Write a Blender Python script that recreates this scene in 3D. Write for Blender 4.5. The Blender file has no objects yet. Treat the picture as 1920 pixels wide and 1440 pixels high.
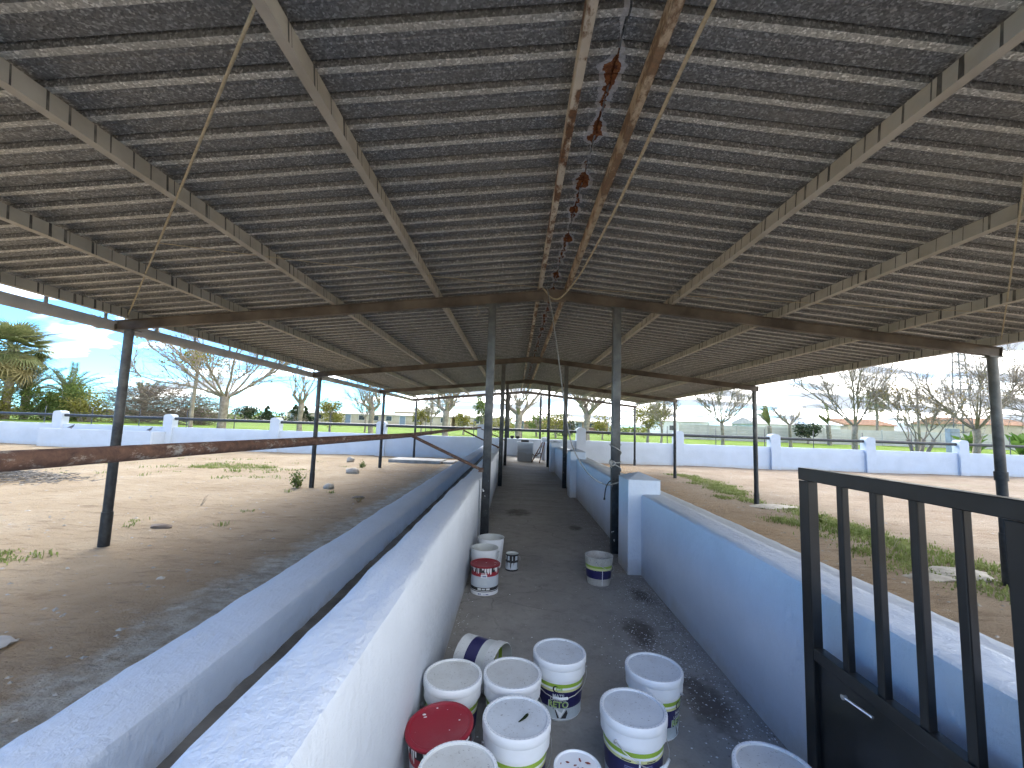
import bpy, bmesh, math, random
import numpy as np
from mathutils import Vector, Matrix, noise as mnoise

R = math.radians
scene = bpy.context.scene
COL = scene.collection

# ------------------------------------------------------------------ camera
CAM_F, CAM_YAW, CAM_PITCH, CAM_ROLL = 801.7, -0.0104, 0.0961, 0.0328
cam_d = bpy.data.cameras.new('camera')
cam = bpy.data.objects.new('camera', cam_d)
COL.objects.link(cam)
cam_d.sensor_width = 36.0
cam_d.lens = CAM_F / 1920.0 * 36.0
cam_d.clip_start = 0.05
cam_d.clip_end = 4000.0
_f = Vector((math.sin(CAM_YAW) * math.cos(CAM_PITCH), math.cos(CAM_YAW) * math.cos(CAM_PITCH), math.sin(CAM_PITCH)))
_r = Vector((math.cos(CAM_YAW), -math.sin(CAM_YAW), 0))
_u = _r.cross(_f)
_r2 = _r * math.cos(CAM_ROLL) + _u * math.sin(CAM_ROLL)
_u2 = _u * math.cos(CAM_ROLL) - _r * math.sin(CAM_ROLL)
cam.matrix_world = Matrix(((_r2.x, _u2.x, -_f.x, 0), (_r2.y, _u2.y, -_f.y, 0), (_r2.z, _u2.z, -_f.z, 1.5), (0, 0, 0, 1)))
scene.camera = cam

# ------------------------------------------------------------------ world, sun, exposure
SUN_EL, SUN_AZ = 46.0, -20.0           # azimuth from +Y towards +X
world = bpy.data.worlds.new('World')
scene.world = world
world.use_nodes = True
wn = world.node_tree
for n in list(wn.nodes):
    wn.nodes.remove(n)


def wnode(t, **kw):
    n = wn.nodes.new(t)
    for k, v in kw.items():
        setattr(n, k, v)
    return n


def wlink(a, b):
    wn.links.new(a, b)


w_out = wnode('ShaderNodeOutputWorld')
w_bg = wnode('ShaderNodeBackground')
w_bg.inputs['Strength'].default_value = 0.15
w_sky = wnode('ShaderNodeTexSky')
w_sky.sky_type = 'NISHITA'
w_sky.sun_disc = False
w_sky.sun_elevation = R(SUN_EL)
w_sky.sun_rotation = R(SUN_AZ)
w_sky.air_density = 1.0
w_sky.dust_density = 0.2
w_sky.ozone_density = 2.0
w_tc = wnode('ShaderNodeTexCoord')
w_sep = wnode('ShaderNodeSeparateXYZ')
wlink(w_tc.outputs['Generated'], w_sep.inputs[0])


def wmath(op, a, b=None, clamp=False):
    n = wnode('ShaderNodeMath', operation=op)
    n.use_clamp = clamp
    for i, v in enumerate((a, b)):
        if v is None:
            continue
        if isinstance(v, (int, float)):
            n.inputs[i].default_value = v
        else:
            wlink(v, n.inputs[i])
    return n.outputs[0]


w_z = wmath('ADD', wmath('MAXIMUM', w_sep.outputs[2], 0.0), 0.16)
w_uv = wnode('ShaderNodeCombineXYZ')
wlink(wmath('DIVIDE', w_sep.outputs[0], w_z), w_uv.inputs[0])
wlink(wmath('DIVIDE', w_sep.outputs[1], w_z), w_uv.inputs[1])
w_map = wnode('ShaderNodeMapping')
w_map.inputs['Location'].default_value = (3.1, 1.7, 0.0)
w_map.inputs['Scale'].default_value = (0.75, 1.25, 1.0)
wlink(w_uv.outputs[0], w_map.inputs[0])
w_n1 = wnode('ShaderNodeTexNoise')
w_n1.inputs['Scale'].default_value = 0.9
w_n1.inputs['Detail'].default_value = 5.0
w_n1.inputs['Roughness'].default_value = 0.58
w_n1.inputs['Distortion'].default_value = 0.3
wlink(w_map.outputs[0], w_n1.inputs['Vector'])
# the cloud deck is thick to the front and right and opens towards the left horizon
w_open = wmath('ADD', wmath('MULTIPLY', w_sep.outputs[0], 0.15), wmath('MULTIPLY', w_sep.outputs[1], 0.04))
w_cov = wmath('ADD', w_n1.outputs['Fac'], w_open)
w_ramp = wnode('ShaderNodeValToRGB')
w_ramp.color_ramp.elements[0].position = 0.42
w_ramp.color_ramp.elements[1].position = 0.56
wlink(w_cov, w_ramp.inputs['Fac'])
w_n2 = wnode('ShaderNodeTexNoise')
w_n2.inputs['Scale'].default_value = 1.7
w_n2.inputs['Detail'].default_value = 2.0
wlink(w_map.outputs[0], w_n2.inputs['Vector'])
w_cr = wnode('ShaderNodeValToRGB')
w_cr.color_ramp.elements[0].position = 0.36
w_cr.color_ramp.elements[0].color = (0.9, 1.05, 1.3, 1)
w_cr.color_ramp.elements[1].position = 0.60
w_cr.color_ramp.elements[1].color = (4.6, 4.8, 5.1, 1)
wlink(w_n2.outputs['Fac'], w_cr.inputs['Fac'])
w_tint = wnode('ShaderNodeMix', data_type='RGBA')
w_tint.blend_type = 'MULTIPLY'
w_tint.inputs['Factor'].default_value = 1.0
w_tint.inputs['B'].default_value = (0.14, 0.33, 0.54, 1)
wlink(w_sky.outputs['Color'], w_tint.inputs['A'])
w_mix = wnode('ShaderNodeMix', data_type='RGBA')
wlink(w_ramp.outputs['Color'], w_mix.inputs['Factor'])
wlink(w_tint.outputs['Result'], w_mix.inputs['A'])
# high cloud bases are grey, the far clouds near the horizon glow white
w_hi = wnode('ShaderNodeValToRGB')
w_hi.color_ramp.elements[0].position = 0.45
w_hi.color_ramp.elements[0].color = (1.0, 1.12, 1.3, 1)
w_hi.color_ramp.elements[1].position = 0.64
w_hi.color_ramp.elements[1].color = (15.0, 14.6, 13.7, 1)
wlink(w_n2.outputs['Fac'], w_hi.inputs['Fac'])
w_el = wnode('ShaderNodeMapRange')
w_el.interpolation_type = 'SMOOTHSTEP'
w_el.inputs['From Min'].default_value = 0.10
w_el.inputs['From Max'].default_value = 0.55
wlink(w_sep.outputs[2], w_el.inputs['Value'])
w_cl = wnode('ShaderNodeMix', data_type='RGBA')
wlink(w_el.outputs[0], w_cl.inputs['Factor'])
wlink(w_hi.outputs['Color'], w_cl.inputs['A'])
wlink(w_cr.outputs['Color'], w_cl.inputs['B'])
wlink(w_cl.outputs['Result'], w_mix.inputs['B'])
wlink(w_mix.outputs['Result'], w_bg.inputs['Color'])
wlink(w_bg.outputs[0], w_out.inputs[0])

sun_d = bpy.data.lights.new('sun', 'SUN')
sun_d.energy = 1.5
sun_d.angle = R(45.0)
sun_d.color = (1.0, 0.95, 0.87)
sun = bpy.data.objects.new('sun', sun_d)
COL.objects.link(sun)
_s = Vector((math.sin(R(SUN_AZ)) * math.cos(R(SUN_EL)), math.cos(R(SUN_AZ)) * math.cos(R(SUN_EL)), math.sin(R(SUN_EL))))
sun.rotation_euler = (-_s).to_track_quat('-Z', 'Y').to_euler()
sun.location = _s * 60

scene.render.engine = 'CYCLES'
scene.cycles.max_bounces = 6
scene.cycles.diffuse_bounces = 4
scene.cycles.transparent_max_bounces = 4
scene.cycles.adaptive_threshold = 0.03
world.cycles.sampling_method = 'MANUAL'
world.cycles.sample_map_resolution = 512
scene.cycles.use_denoising = True
vs = scene.view_settings
vs.view_transform = 'Standard'
vs.look = 'None'
vs.gamma = 1.0
vs.use_curve_mapping = False
vs.exposure = 2.55


# ================================================================== helpers
def nz(x, y, z=0.0):
    return mnoise.noise(Vector((x, y, z)))


class MB:
    """collects geometry for ONE mesh object"""

    def __init__(self):
        self.v, self.f, self.m = [], [], []

    def add(self, vs_, fs_, mi=0):
        o = len(self.v)
        self.v.extend([tuple(p) for p in vs_])
        for f in fs_:
            self.f.append(tuple(i + o for i in f))
            self.m.append(mi)
        return self

    def box(self, a, b, mi=0, bev=0.0):
        (x0, y0, z0), (x1, y1, z1) = a, b
        if bev <= 0:
            self.add([(x0, y0, z0), (x1, y0, z0), (x1, y1, z0), (x0, y1, z0), (x0, y0, z1), (x1, y0, z1), (x1, y1, z1), (x0, y1, z1)],
                     [(0, 3, 2, 1), (4, 5, 6, 7), (0, 1, 5, 4), (1, 2, 6, 5), (2, 3, 7, 6), (3, 0, 4, 7)], mi)
        else:
            bm = bmesh.new()
            bmesh.ops.create_cube(bm, size=1.0)
            for v in bm.verts:
                v.co = Vector(((x0 + x1) / 2 + v.co.x * (x1 - x0), (y0 + y1) / 2 + v.co.y * (y1 - y0), (z0 + z1) / 2 + v.co.z * (z1 - z0)))
            bmesh.ops.bevel(bm, geom=list(bm.edges), offset=bev, segments=2, affect='EDGES', profile=0.6)
            bm.verts.index_update()
            self.add([tuple(v.co) for v in bm.verts], [tuple(v.index for v in f.verts) for f in bm.faces], mi)
            bm.free()
        return self

    def tube(self, pts, rad, n=8, mi=0, cap=True):
        pts = [Vector(p) for p in pts]
        if not isinstance(rad, (list, tuple)):
            rad = [rad] * len(pts)
        t0 = (pts[1] - pts[0]).normalized()
        ref = Vector((0, 0, 1)) if abs(t0.z) < 0.9 else Vector((1, 0, 0))
        u = t0.cross(ref).normalized()
        o = len(self.v)
        for i, p in enumerate(pts):
            if i == 0:
                t = t0
            elif i == len(pts) - 1:
                t = (pts[i] - pts[i - 1]).normalized()
            else:
                t = (pts[i + 1] - pts[i - 1]).normalized()
            u = (u - t * u.dot(t))
            u = u.normalized() if u.length > 1e-6 else t.orthogonal().normalized()
            w = t.cross(u)
            for k in range(n):
                a = 2 * math.pi * k / n
                self.v.append(tuple(p + (u * math.cos(a) + w * math.sin(a)) * rad[i]))
        for i in range(len(pts) - 1):
            for k in range(n):
                a, b = o + i * n + k, o + i * n + (k + 1) % n
                self.f.append((a, b, b + n, a + n))
                self.m.append(mi)
        if cap:
            self.f.append(tuple(o + k for k in reversed(range(n))))
            self.m.append(mi)
            e = o + (len(pts) - 1) * n
            self.f.append(tuple(e + k for k in range(n)))
            self.m.append(mi)
        return self

    def lathe(self, prof, n=32, mis=None, center=(0, 0, 0), close_bottom=True, close_top=True):
        o = len(self.v)
        cx, cy, cz = center
        for r, z in prof:
            for k in range(n):
                a = 2 * math.pi * k / n
                self.v.append((cx + r * math.cos(a), cy + r * math.sin(a), cz + z))
        for i in range(len(prof) - 1):
            for k in range(n):
                a, b = o + i * n + k, o + i * n + (k + 1) % n
                self.f.append((a, b, b + n, a + n))
                self.m.append(mis[i] if mis else 0)
        if close_bottom:
            self.f.append(tuple(o + k for k in reversed(range(n))))
            self.m.append(mis[0] if mis else 0)
        if close_top:
            e = o + (len(prof) - 1) * n
            self.f.append(tuple(e + k for k in range(n)))
            self.m.append(mis[-1] if mis else 0)
        return self

    def xform(self, M, start=0):
        for i in range(start, len(self.v)):
            self.v[i] = tuple(M @ Vector(self.v[i]))
        return self

    def mesh(self, name, mats, smooth=False):
        me = bpy.data.meshes.new(name)
        me.from_pydata(self.v, [], self.f)
        for m in (mats if isinstance(mats, (list, tuple)) else [mats]):
            me.materials.append(m)
        if any(self.m):
            me.polygons.foreach_set('material_index', self.m)
        if smooth:
            me.polygons.foreach_set('use_smooth', [True] * len(me.polygons))
            if smooth is not True:
                me.set_sharp_from_angle(angle=R(smooth))
        me.update()
        return me

    def build(self, name, mats, parent=None, smooth=False, label=None):
        return link(name, self.mesh(name, mats, smooth), parent, label)


def link(name, me, parent=None, label=None):
    o = bpy.data.objects.new(name, me)
    COL.objects.link(o)
    if parent is not None:
        o.parent = parent
    if label:
        o['label'] = label
    return o


def tag(o, label, cat, group=None):
    o['label'] = label
    o['category'] = cat
    if group:
        o['group'] = group
    return o


def thing(name, label, cat, loc=(0, 0, 0), group=None, rotz=0.0):
    o = bpy.data.objects.new(name, None)
    o.empty_display_size = 0.1
    COL.objects.link(o)
    o.location = loc
    o.rotation_euler = (0, 0, rotz)
    return tag(o, label, cat, group)


def structure(o):
    o['kind'] = 'structure'
    return o


def stuff(o, label=None, cat=None):
    o['kind'] = 'stuff'
    if label:
        o['label'] = label
    if cat:
        o['category'] = cat
    return o


# ================================================================== materials
class NT:
    def __init__(self, name):
        self.mat = bpy.data.materials.new(name)
        self.mat.use_nodes = True
        self.t = self.mat.node_tree
        self.b = self.t.nodes['Principled BSDF']
        self.out = self.t.nodes['Material Output']
        g = self.t.nodes.new('ShaderNodeNewGeometry')
        self.pos = g.outputs['Position']
        self.geo = g
        self._tc = None

    @property
    def obj(self):
        if self._tc is None:
            self._tc = self.t.nodes.new('ShaderNodeTexCoord')
        return self._tc.outputs['Object']

    def link(self, a, b):
        self.t.links.new(a, b)

    def setin(self, sock, v):
        if isinstance(v, (int, float)):
            sock.default_value = v
        elif isinstance(v, (tuple, list)):
            sock.default_value = (*v, 1.0) if len(v) == 3 and len(sock.default_value) == 4 else v
        else:
            self.link(v, sock)

    def math(self, op, a, b=None, c=None, clamp=False):
        n = self.t.nodes.new('ShaderNodeMath')
        n.operation = op
        n.use_clamp = clamp
        for i, v in enumerate((a, b, c)):
            if v is not None:
                self.setin(n.inputs[i], v)
        return n.outputs[0]

    def map(self, vec, scale=(1, 1, 1), loc=(0, 0, 0), rot=(0, 0, 0)):
        n = self.t.nodes.new('ShaderNodeMapping')
        n.inputs['Scale'].default_value = scale
        n.inputs['Location'].default_value = loc
        n.inputs['Rotation'].default_value = rot
        self.link(vec, n.inputs[0])
        return n.outputs[0]

    def noise(self, scale, detail=4.0, rough=0.55, vec=None, dist=0.0):
        n = self.t.nodes.new('ShaderNodeTexNoise')
        n.inputs['Scale'].default_value = scale
        n.inputs['Detail'].default_value = detail
        n.inputs['Roughness'].default_value = rough
        n.inputs['Distortion'].default_value = dist
        self.link(vec if vec is not None else self.pos, n.inputs['Vector'])
        return n.outputs['Fac']

    def voronoi(self, scale, vec=None, feature='F1', out='Distance', rnd=1.0):
        n = self.t.nodes.new('ShaderNodeTexVoronoi')
        n.feature = feature
        n.inputs['Scale'].default_value = scale
        n.inputs['Randomness'].default_value = rnd
        self.link(vec if vec is not None else self.pos, n.inputs['Vector'])
        return n.outputs[out]

    def ramp(self, fac, *stops):
        n = self.t.nodes.new('ShaderNodeValToRGB')
        cr = n.color_ramp
        while len(cr.elements) < len(stops):
            cr.elements.new(0.5)
        for e, (p, c) in zip(cr.elements, stops):
            e.position = p
            e.color = (c, c, c, 1) if isinstance(c, (int, float)) else (*c, 1)
        self.link(fac, n.inputs['Fac'])
        return n.outputs['Color']

    def mix(self, fac, a, b, mode='MIX'):
        n = self.t.nodes.new('ShaderNodeMix')
        n.data_type = 'RGBA'
        n.blend_type = mode
        self.setin(n.inputs['Factor'], fac)
        self.setin(n.inputs['A'], a)
        self.setin(n.inputs['B'], b)
        return n.outputs['Result']

    def sep(self, vec=None):
        n = self.t.nodes.new('ShaderNodeSeparateXYZ')
        self.link(vec if vec is not None else self.pos, n.inputs[0])
        return n.outputs

    def vadd(self, a, b, scale=1.0):
        n = self.t.nodes.new('ShaderNodeVectorMath')
        n.operation = 'MULTIPLY_ADD'
        self.link(b, n.inputs[0])
        n.inputs[1].default_value = (scale,) * 3
        self.link(a, n.inputs[2])
        return n.outputs[0]

    def bump(self, h, strength=0.3, dist=0.01):
        n = self.t.nodes.new('ShaderNodeBump')
        n.inputs['Strength'].default_value = strength
        n.inputs['Distance'].default_value = dist
        self.setin(n.inputs['Height'], h)
        self.link(n.outputs[0], self.b.inputs['Normal'])

    def done(self, color, rough=0.7, metal=0.0, spec=0.5):
        self.setin(self.b.inputs['Base Color'], color)
        self.setin(self.b.inputs['Roughness'], rough)
        self.setin(self.b.inputs['Metallic'], metal)
        self.setin(self.b.inputs['Specular IOR Level'], spec)
        return self.mat


def simple(name, c1, c2=None, scale=8.0, rough=0.6, metal=0.0, bump=0.0, bdist=0.004, bscale=None, spec=0.5, local=False, lo=0.35, hi=0.65):
    m = NT(name)
    v = m.obj if local else m.pos
    c2 = c2 or c1
    n = m.noise(scale, 5, 0.6, v)
    col = m.ramp(n, (lo, c1), (hi, c2))
    if bump:
        m.bump(m.noise(bscale or scale * 4, 5, 0.6, v), bump, bdist)
    return m.done(col, rough, metal, spec)


def mat_whitewash(name, c=(0.59, 0.64, 0.71), dirt=(0.42, 0.40, 0.37), z0=0.0, dirt_h=0.14):
    m = NT(name)
    big = m.noise(1.7, 5, 0.6)
    col = m.mix(m.ramp(big, (0.35, 0.0), (0.7, 1.0)), c, tuple(x * 0.90 for x in c))
    z = m.sep()[2]
    edge = m.math('ADD', m.math('MULTIPLY', m.math('SUBTRACT', m.noise(5.0, 6, 0.65), 0.5), 0.35), m.math('SUBTRACT', z, z0))
    stain = m.ramp(edge, (0.0, 1.0), (dirt_h, 0.0))
    sp = m.noise(38.0, 3, 0.5)
    col = m.mix(m.math('MULTIPLY', stain, 0.55), col, dirt)
    col = m.mix(m.math('MULTIPLY', m.ramp(m.noise(3.1, 6, 0.7), (0.62, 0.0), (0.80, 1.0)), 0.22), col, (0.50, 0.50, 0.50))
    spk = m.ramp(m.voronoi(9.0), (0.0, 1.0), (0.022, 0.0))
    col = m.mix(m.math('MULTIPLY', spk, 0.5), col, (0.2, 0.2, 0.2))
    h = m.math('ADD', m.math('MULTIPLY', m.noise(16.0, 6, 0.65), 1.0), m.math('MULTIPLY', m.noise(70.0, 4, 0.6, m.map(m.pos, (1, 1, 0.35))), 0.35))
    h = m.math('ADD', h, m.math('MULTIPLY', m.noise(4.0, 3), 0.8))
    h = m.math('ADD', h, m.math('MULTIPLY', m.ramp(m.noise(26.0, 5, 0.7, m.map(m.pos, (1.0, 0.6, 1.0)), 0.2), (0.45, 0.0), (0.62, 1.0)), m.math('ADD', m.math('MULTIPLY', m.math('MAXIMUM', m.sep(m.geo.outputs['Normal'])[2], 0.0), 0.20), 0.08)))
    m.bump(h, 0.75, 0.010)
    return m.done(col, 0.72, 0.0, 0.3)


M_WHITE = mat_whitewash('whitewash')
M_WHITE_F = mat_whitewash('whitewash_fence', c=(0.47, 0.525, 0.60), z0=-0.28, dirt_h=0.18)
M_WHITE_OLD = mat_whitewash('whitewash_low', c=(0.57, 0.615, 0.675), z0=0.33, dirt_h=0.06)


def mat_galv(name, lo, hi, metal, rust=False):
    m = NT(name)
    jit = m.noise(30.0, 2, 0.5)
    cell = m.t.nodes.new('ShaderNodeTexVoronoi')
    cell.inputs['Scale'].default_value = 105.0
    m.link(m.pos, cell.inputs['Vector'])
    cs = m.sep(cell.outputs['Color'])
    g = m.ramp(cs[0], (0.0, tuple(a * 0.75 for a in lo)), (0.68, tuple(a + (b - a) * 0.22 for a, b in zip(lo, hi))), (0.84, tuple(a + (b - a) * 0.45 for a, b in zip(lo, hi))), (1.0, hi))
    dust = m.ramp(m.noise(1.3, 6, 0.6, m.map(m.pos, (0.6, 2.2, 1.0))), (0.42, 0.0), (0.72, 1.0))
    col = m.mix(m.math('MULTIPLY', dust, 0.35), g, (0.23, 0.215, 0.18))
    streak = m.ramp(m.noise(9.0, 4, 0.6, m.map(m.pos, (0.35, 6.0, 1.0))), (0.55, 0.0), (0.7, 1.0))
    col = m.mix(m.math('MULTIPLY', streak, 0.15), col, (0.06, 0.06, 0.06))
    rough = m.math('ADD', m.math('MULTIPLY', cs[1], 0.25), 0.38)
    met = m.math('MULTIPLY', m.math('SUBTRACT', 1.0, m.math('MULTIPLY', dust, 0.5)), metal)
    if rust:
        s = m.sep()
        wob = m.math('MULTIPLY', m.math('SUBTRACT', m.noise(6.0, 5, 0.65), 0.5), 0.13)
        d = m.math('ABSOLUTE', m.math('ADD', m.math('SUBTRACT', s[0], 0.455), wob))
        along = m.noise(3.0, 3, 0.6, m.map(m.pos, (0.0, 1.0, 0.0)))
        w = m.math('MULTIPLY', m.ramp(along, (0.42, 0.0), (0.70, 1.0)), 0.070)
        halo = m.math('LESS_THAN', d, m.math('ADD', m.math('MULTIPLY', w, 1.15), 0.012))
        core = m.math('LESS_THAN', d, m.math('SUBTRACT', w, 0.010))
        col = m.mix(m.math('MULTIPLY', halo, 0.8), col, m.ramp(m.noise(60, 3), (0.3, (0.42, 0.41, 0.40)), (0.7, (0.62, 0.61, 0.60))))
        rc = m.ramp(m.noise(45.0, 4, 0.7), (0.3, (0.09, 0.026, 0.012)), (0.55, (0.24, 0.085, 0.028)), (0.75, (0.42, 0.20, 0.075)))
        col = m.mix(core, col, rc)
        met = m.math('MULTIPLY', met, m.math('SUBTRACT', 1.0, halo))
        rough = m.math('MAXIMUM', rough, m.math('MULTIPLY', halo, 0.9))
    m.bump(m.noise(14.0, 3), 0.12, 0.004)
    return m.done(col, rough, met, 0.5)


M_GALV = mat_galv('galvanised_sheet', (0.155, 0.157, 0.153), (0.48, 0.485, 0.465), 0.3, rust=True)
M_GALV_RIB = mat_galv('galvanised_rib', (0.46, 0.445, 0.38), (0.98, 0.96, 0.88), 0.2, rust=True)  # far paler than the recessed flats: dust, plus light from outside painted in


def mat_purlin(name, c1, c2, streak=0.9, rusty=0.0):
    m = NT(name)
    s = m.sep()
    col = m.ramp(m.noise(3.0, 5, 0.6), (0.35, c1), (0.65, c2))
    # drips run down the web from the open ribs above
    n1 = m.noise(32.0, 2, 0.6, m.map(m.pos, (0.0, 1.0, 0.01)))
    n2 = m.noise(1.2, 4, 0.6)
    n3 = m.noise(60.0, 1, 0.5, m.map(m.pos, (0.0, 1.0, 0.01), loc=(5, 3, 1)))
    n1 = m.math('MAXIMUM', n1, m.math('SUBTRACT', n3, 0.03))
    vd = m.t.nodes.new('ShaderNodeTexVoronoi')
    vd.voronoi_dimensions = '1D'
    vd.inputs['Scale'].default_value = 8.5
    yy = m.math('ADD', s[1], m.math('MULTIPLY', m.math('ROUND', s[0]), 3.7))
    m.link(yy, vd.inputs['W'])
    vw = m.math('ADD', m.math('MULTIPLY', m.math('POWER', m.sep(vd.outputs['Color'])[0], 2.0), 0.10), 0.03)
    vw = m.math('MULTIPLY', vw, m.ramp(n2, (0.30, 0.45), (0.65, 1.25)))
    st = m.math('LESS_THAN', vd.outputs['Distance'], vw)
    st = m.math('MULTIPLY', st, m.ramp(m.noise(9.0, 3), (0.25, 0.55), (0.6, 1.0)))
    st = m.math('MULTIPLY', st, m.math('LESS_THAN', m.math('ABSOLUTE', m.sep(m.geo.outputs['Normal'])[2]), 0.6))
    col = m.mix(m.math('MULTIPLY', st, streak), col, (0.035, 0.032, 0.03))
    if rusty:
        r = m.ramp(m.noise(7.0, 6, 0.7, m.map(m.pos, (1, 0.5, 1))), (0.46, 0.0), (0.54, 1.0))
        rc = m.ramp(m.noise(40.0, 4, 0.7), (0.3, (0.05, 0.022, 0.012)), (0.7, (0.22, 0.10, 0.035)))
        col = m.mix(m.math('MULTIPLY', r, rusty), col, rc)
    m.bump(m.noise(60, 4), 0.25, 0.003)
    return m.done(col, 0.65, 0.15, 0.4)


M_PURLIN = mat_purlin('purlin_steel', (0.42, 0.38, 0.305), (0.54, 0.495, 0.405))
M_RIDGE_P = mat_purlin('ridge_purlin_paint', (0.52, 0.46, 0.36), (0.62, 0.56, 0.45), streak=0.35, rusty=0.95)
M_RIDGE_P2 = mat_purlin('ridge_purlin_ochre', (0.46, 0.36, 0.24), (0.58, 0.47, 0.33), streak=0.3, rusty=0.75)
M_RAFTER = simple('rafter_steel', (0.085, 0.066, 0.05), (0.20, 0.16, 0.12), 2.2, 0.7, 0.1, 0.35, 0.004, 45)


def mat_post():
    m = NT('post_steel')
    s = m.sep()
    up = m.ramp(m.noise(7.0, 5, 0.65), (0.3, (0.085, 0.085, 0.08)), (0.7, (0.19, 0.185, 0.17)))
    blk = m.ramp(m.noise(14.0, 4), (0.3, (0.012, 0.014, 0.017)), (0.7, (0.035, 0.04, 0.045)))
    h = m.math('ADD', s[2], m.math('MULTIPLY', m.math('SUBTRACT', m.noise(3.0, 5), 0.5), 1.6))
    col = m.mix(m.ramp(m.math('MULTIPLY', h, 0.5), (0.55, 0.0), (0.95, 1.0)), blk, up)
    spots = m.math('MULTIPLY', m.ramp(m.noise(20.0, 3, 0.6), (0.68, 0.0), (0.70, 1.0)), m.ramp(s[2], (0.7, 1.0), (0.95, 0.0)))
    inner = m.math('LESS_THAN', m.math('ABSOLUTE', m.math('SUBTRACT', s[0], 0.46)), 1.2)
    col = m.mix(m.math('MULTIPLY', spots, inner), col, (0.7, 0.72, 0.74))
    m.bump(m.noise(80, 3), 0.2, 0.002)
    return m.done(col, 0.5, 0.2, 0.4)


M_POST = mat_post()


def mat_rust_pipe():
    m = NT('rusty_pipe')
    v = m.map(m.pos, (1, 0.45, 1))
    rc = m.ramp(m.noise(30.0, 5, 0.7), (0.3, (0.05, 0.028, 0.022)), (0.6, (0.125, 0.068, 0.045)), (0.8, (0.22, 0.13, 0.08)))
    pt = m.ramp(m.noise(12.0, 3), (0.3, (0.25, 0.25, 0.235)), (0.7, (0.35, 0.30, 0.235)))
    k = m.ramp(m.noise(24.0, 7, 0.78, v), (0.55, 0.0), (0.66, 1.0))
    m.bump(m.noise(60, 5), 0.5, 0.003)
    return m.done(m.mix(k, rc, pt), 0.75, 0.0, 0.3)


M_RUSTPIPE = mat_rust_pipe()
M_GUTTER = simple('gutter_pvc', (0.40, 0.38, 0.355), (0.52, 0.50, 0.47), 3.0, 0.55, 0, 0.1, 0.003, 40)
M_RAIL = simple('dark_rail', (0.018, 0.021, 0.025), (0.04, 0.045, 0.05), 6.0, 0.4, 0.2)
M_GATE = simple('black_gate_paint', (0.004, 0.0045, 0.005), (0.010, 0.0105, 0.011), 9.0, 0.30, 0.0, 0.12, 0.002, 60)
M_STEEL = simple('bright_steel', (0.45, 0.45, 0.45), (0.6, 0.6, 0.6), 20, 0.3, 0.9)
M_ROPE = simple('sisal_rope', (0.40, 0.33, 0.21), (0.52, 0.44, 0.30), 40, 0.9, 0, 0.4, 0.003, 300)
M_ROPE_D = simple('grey_rope', (0.20, 0.20, 0.19), (0.33, 0.33, 0.31), 60, 0.9)
M_CABLE = simple('black_cable', (0.02, 0.02, 0.02), (0.05, 0.05, 0.05), 20, 0.6)


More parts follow.
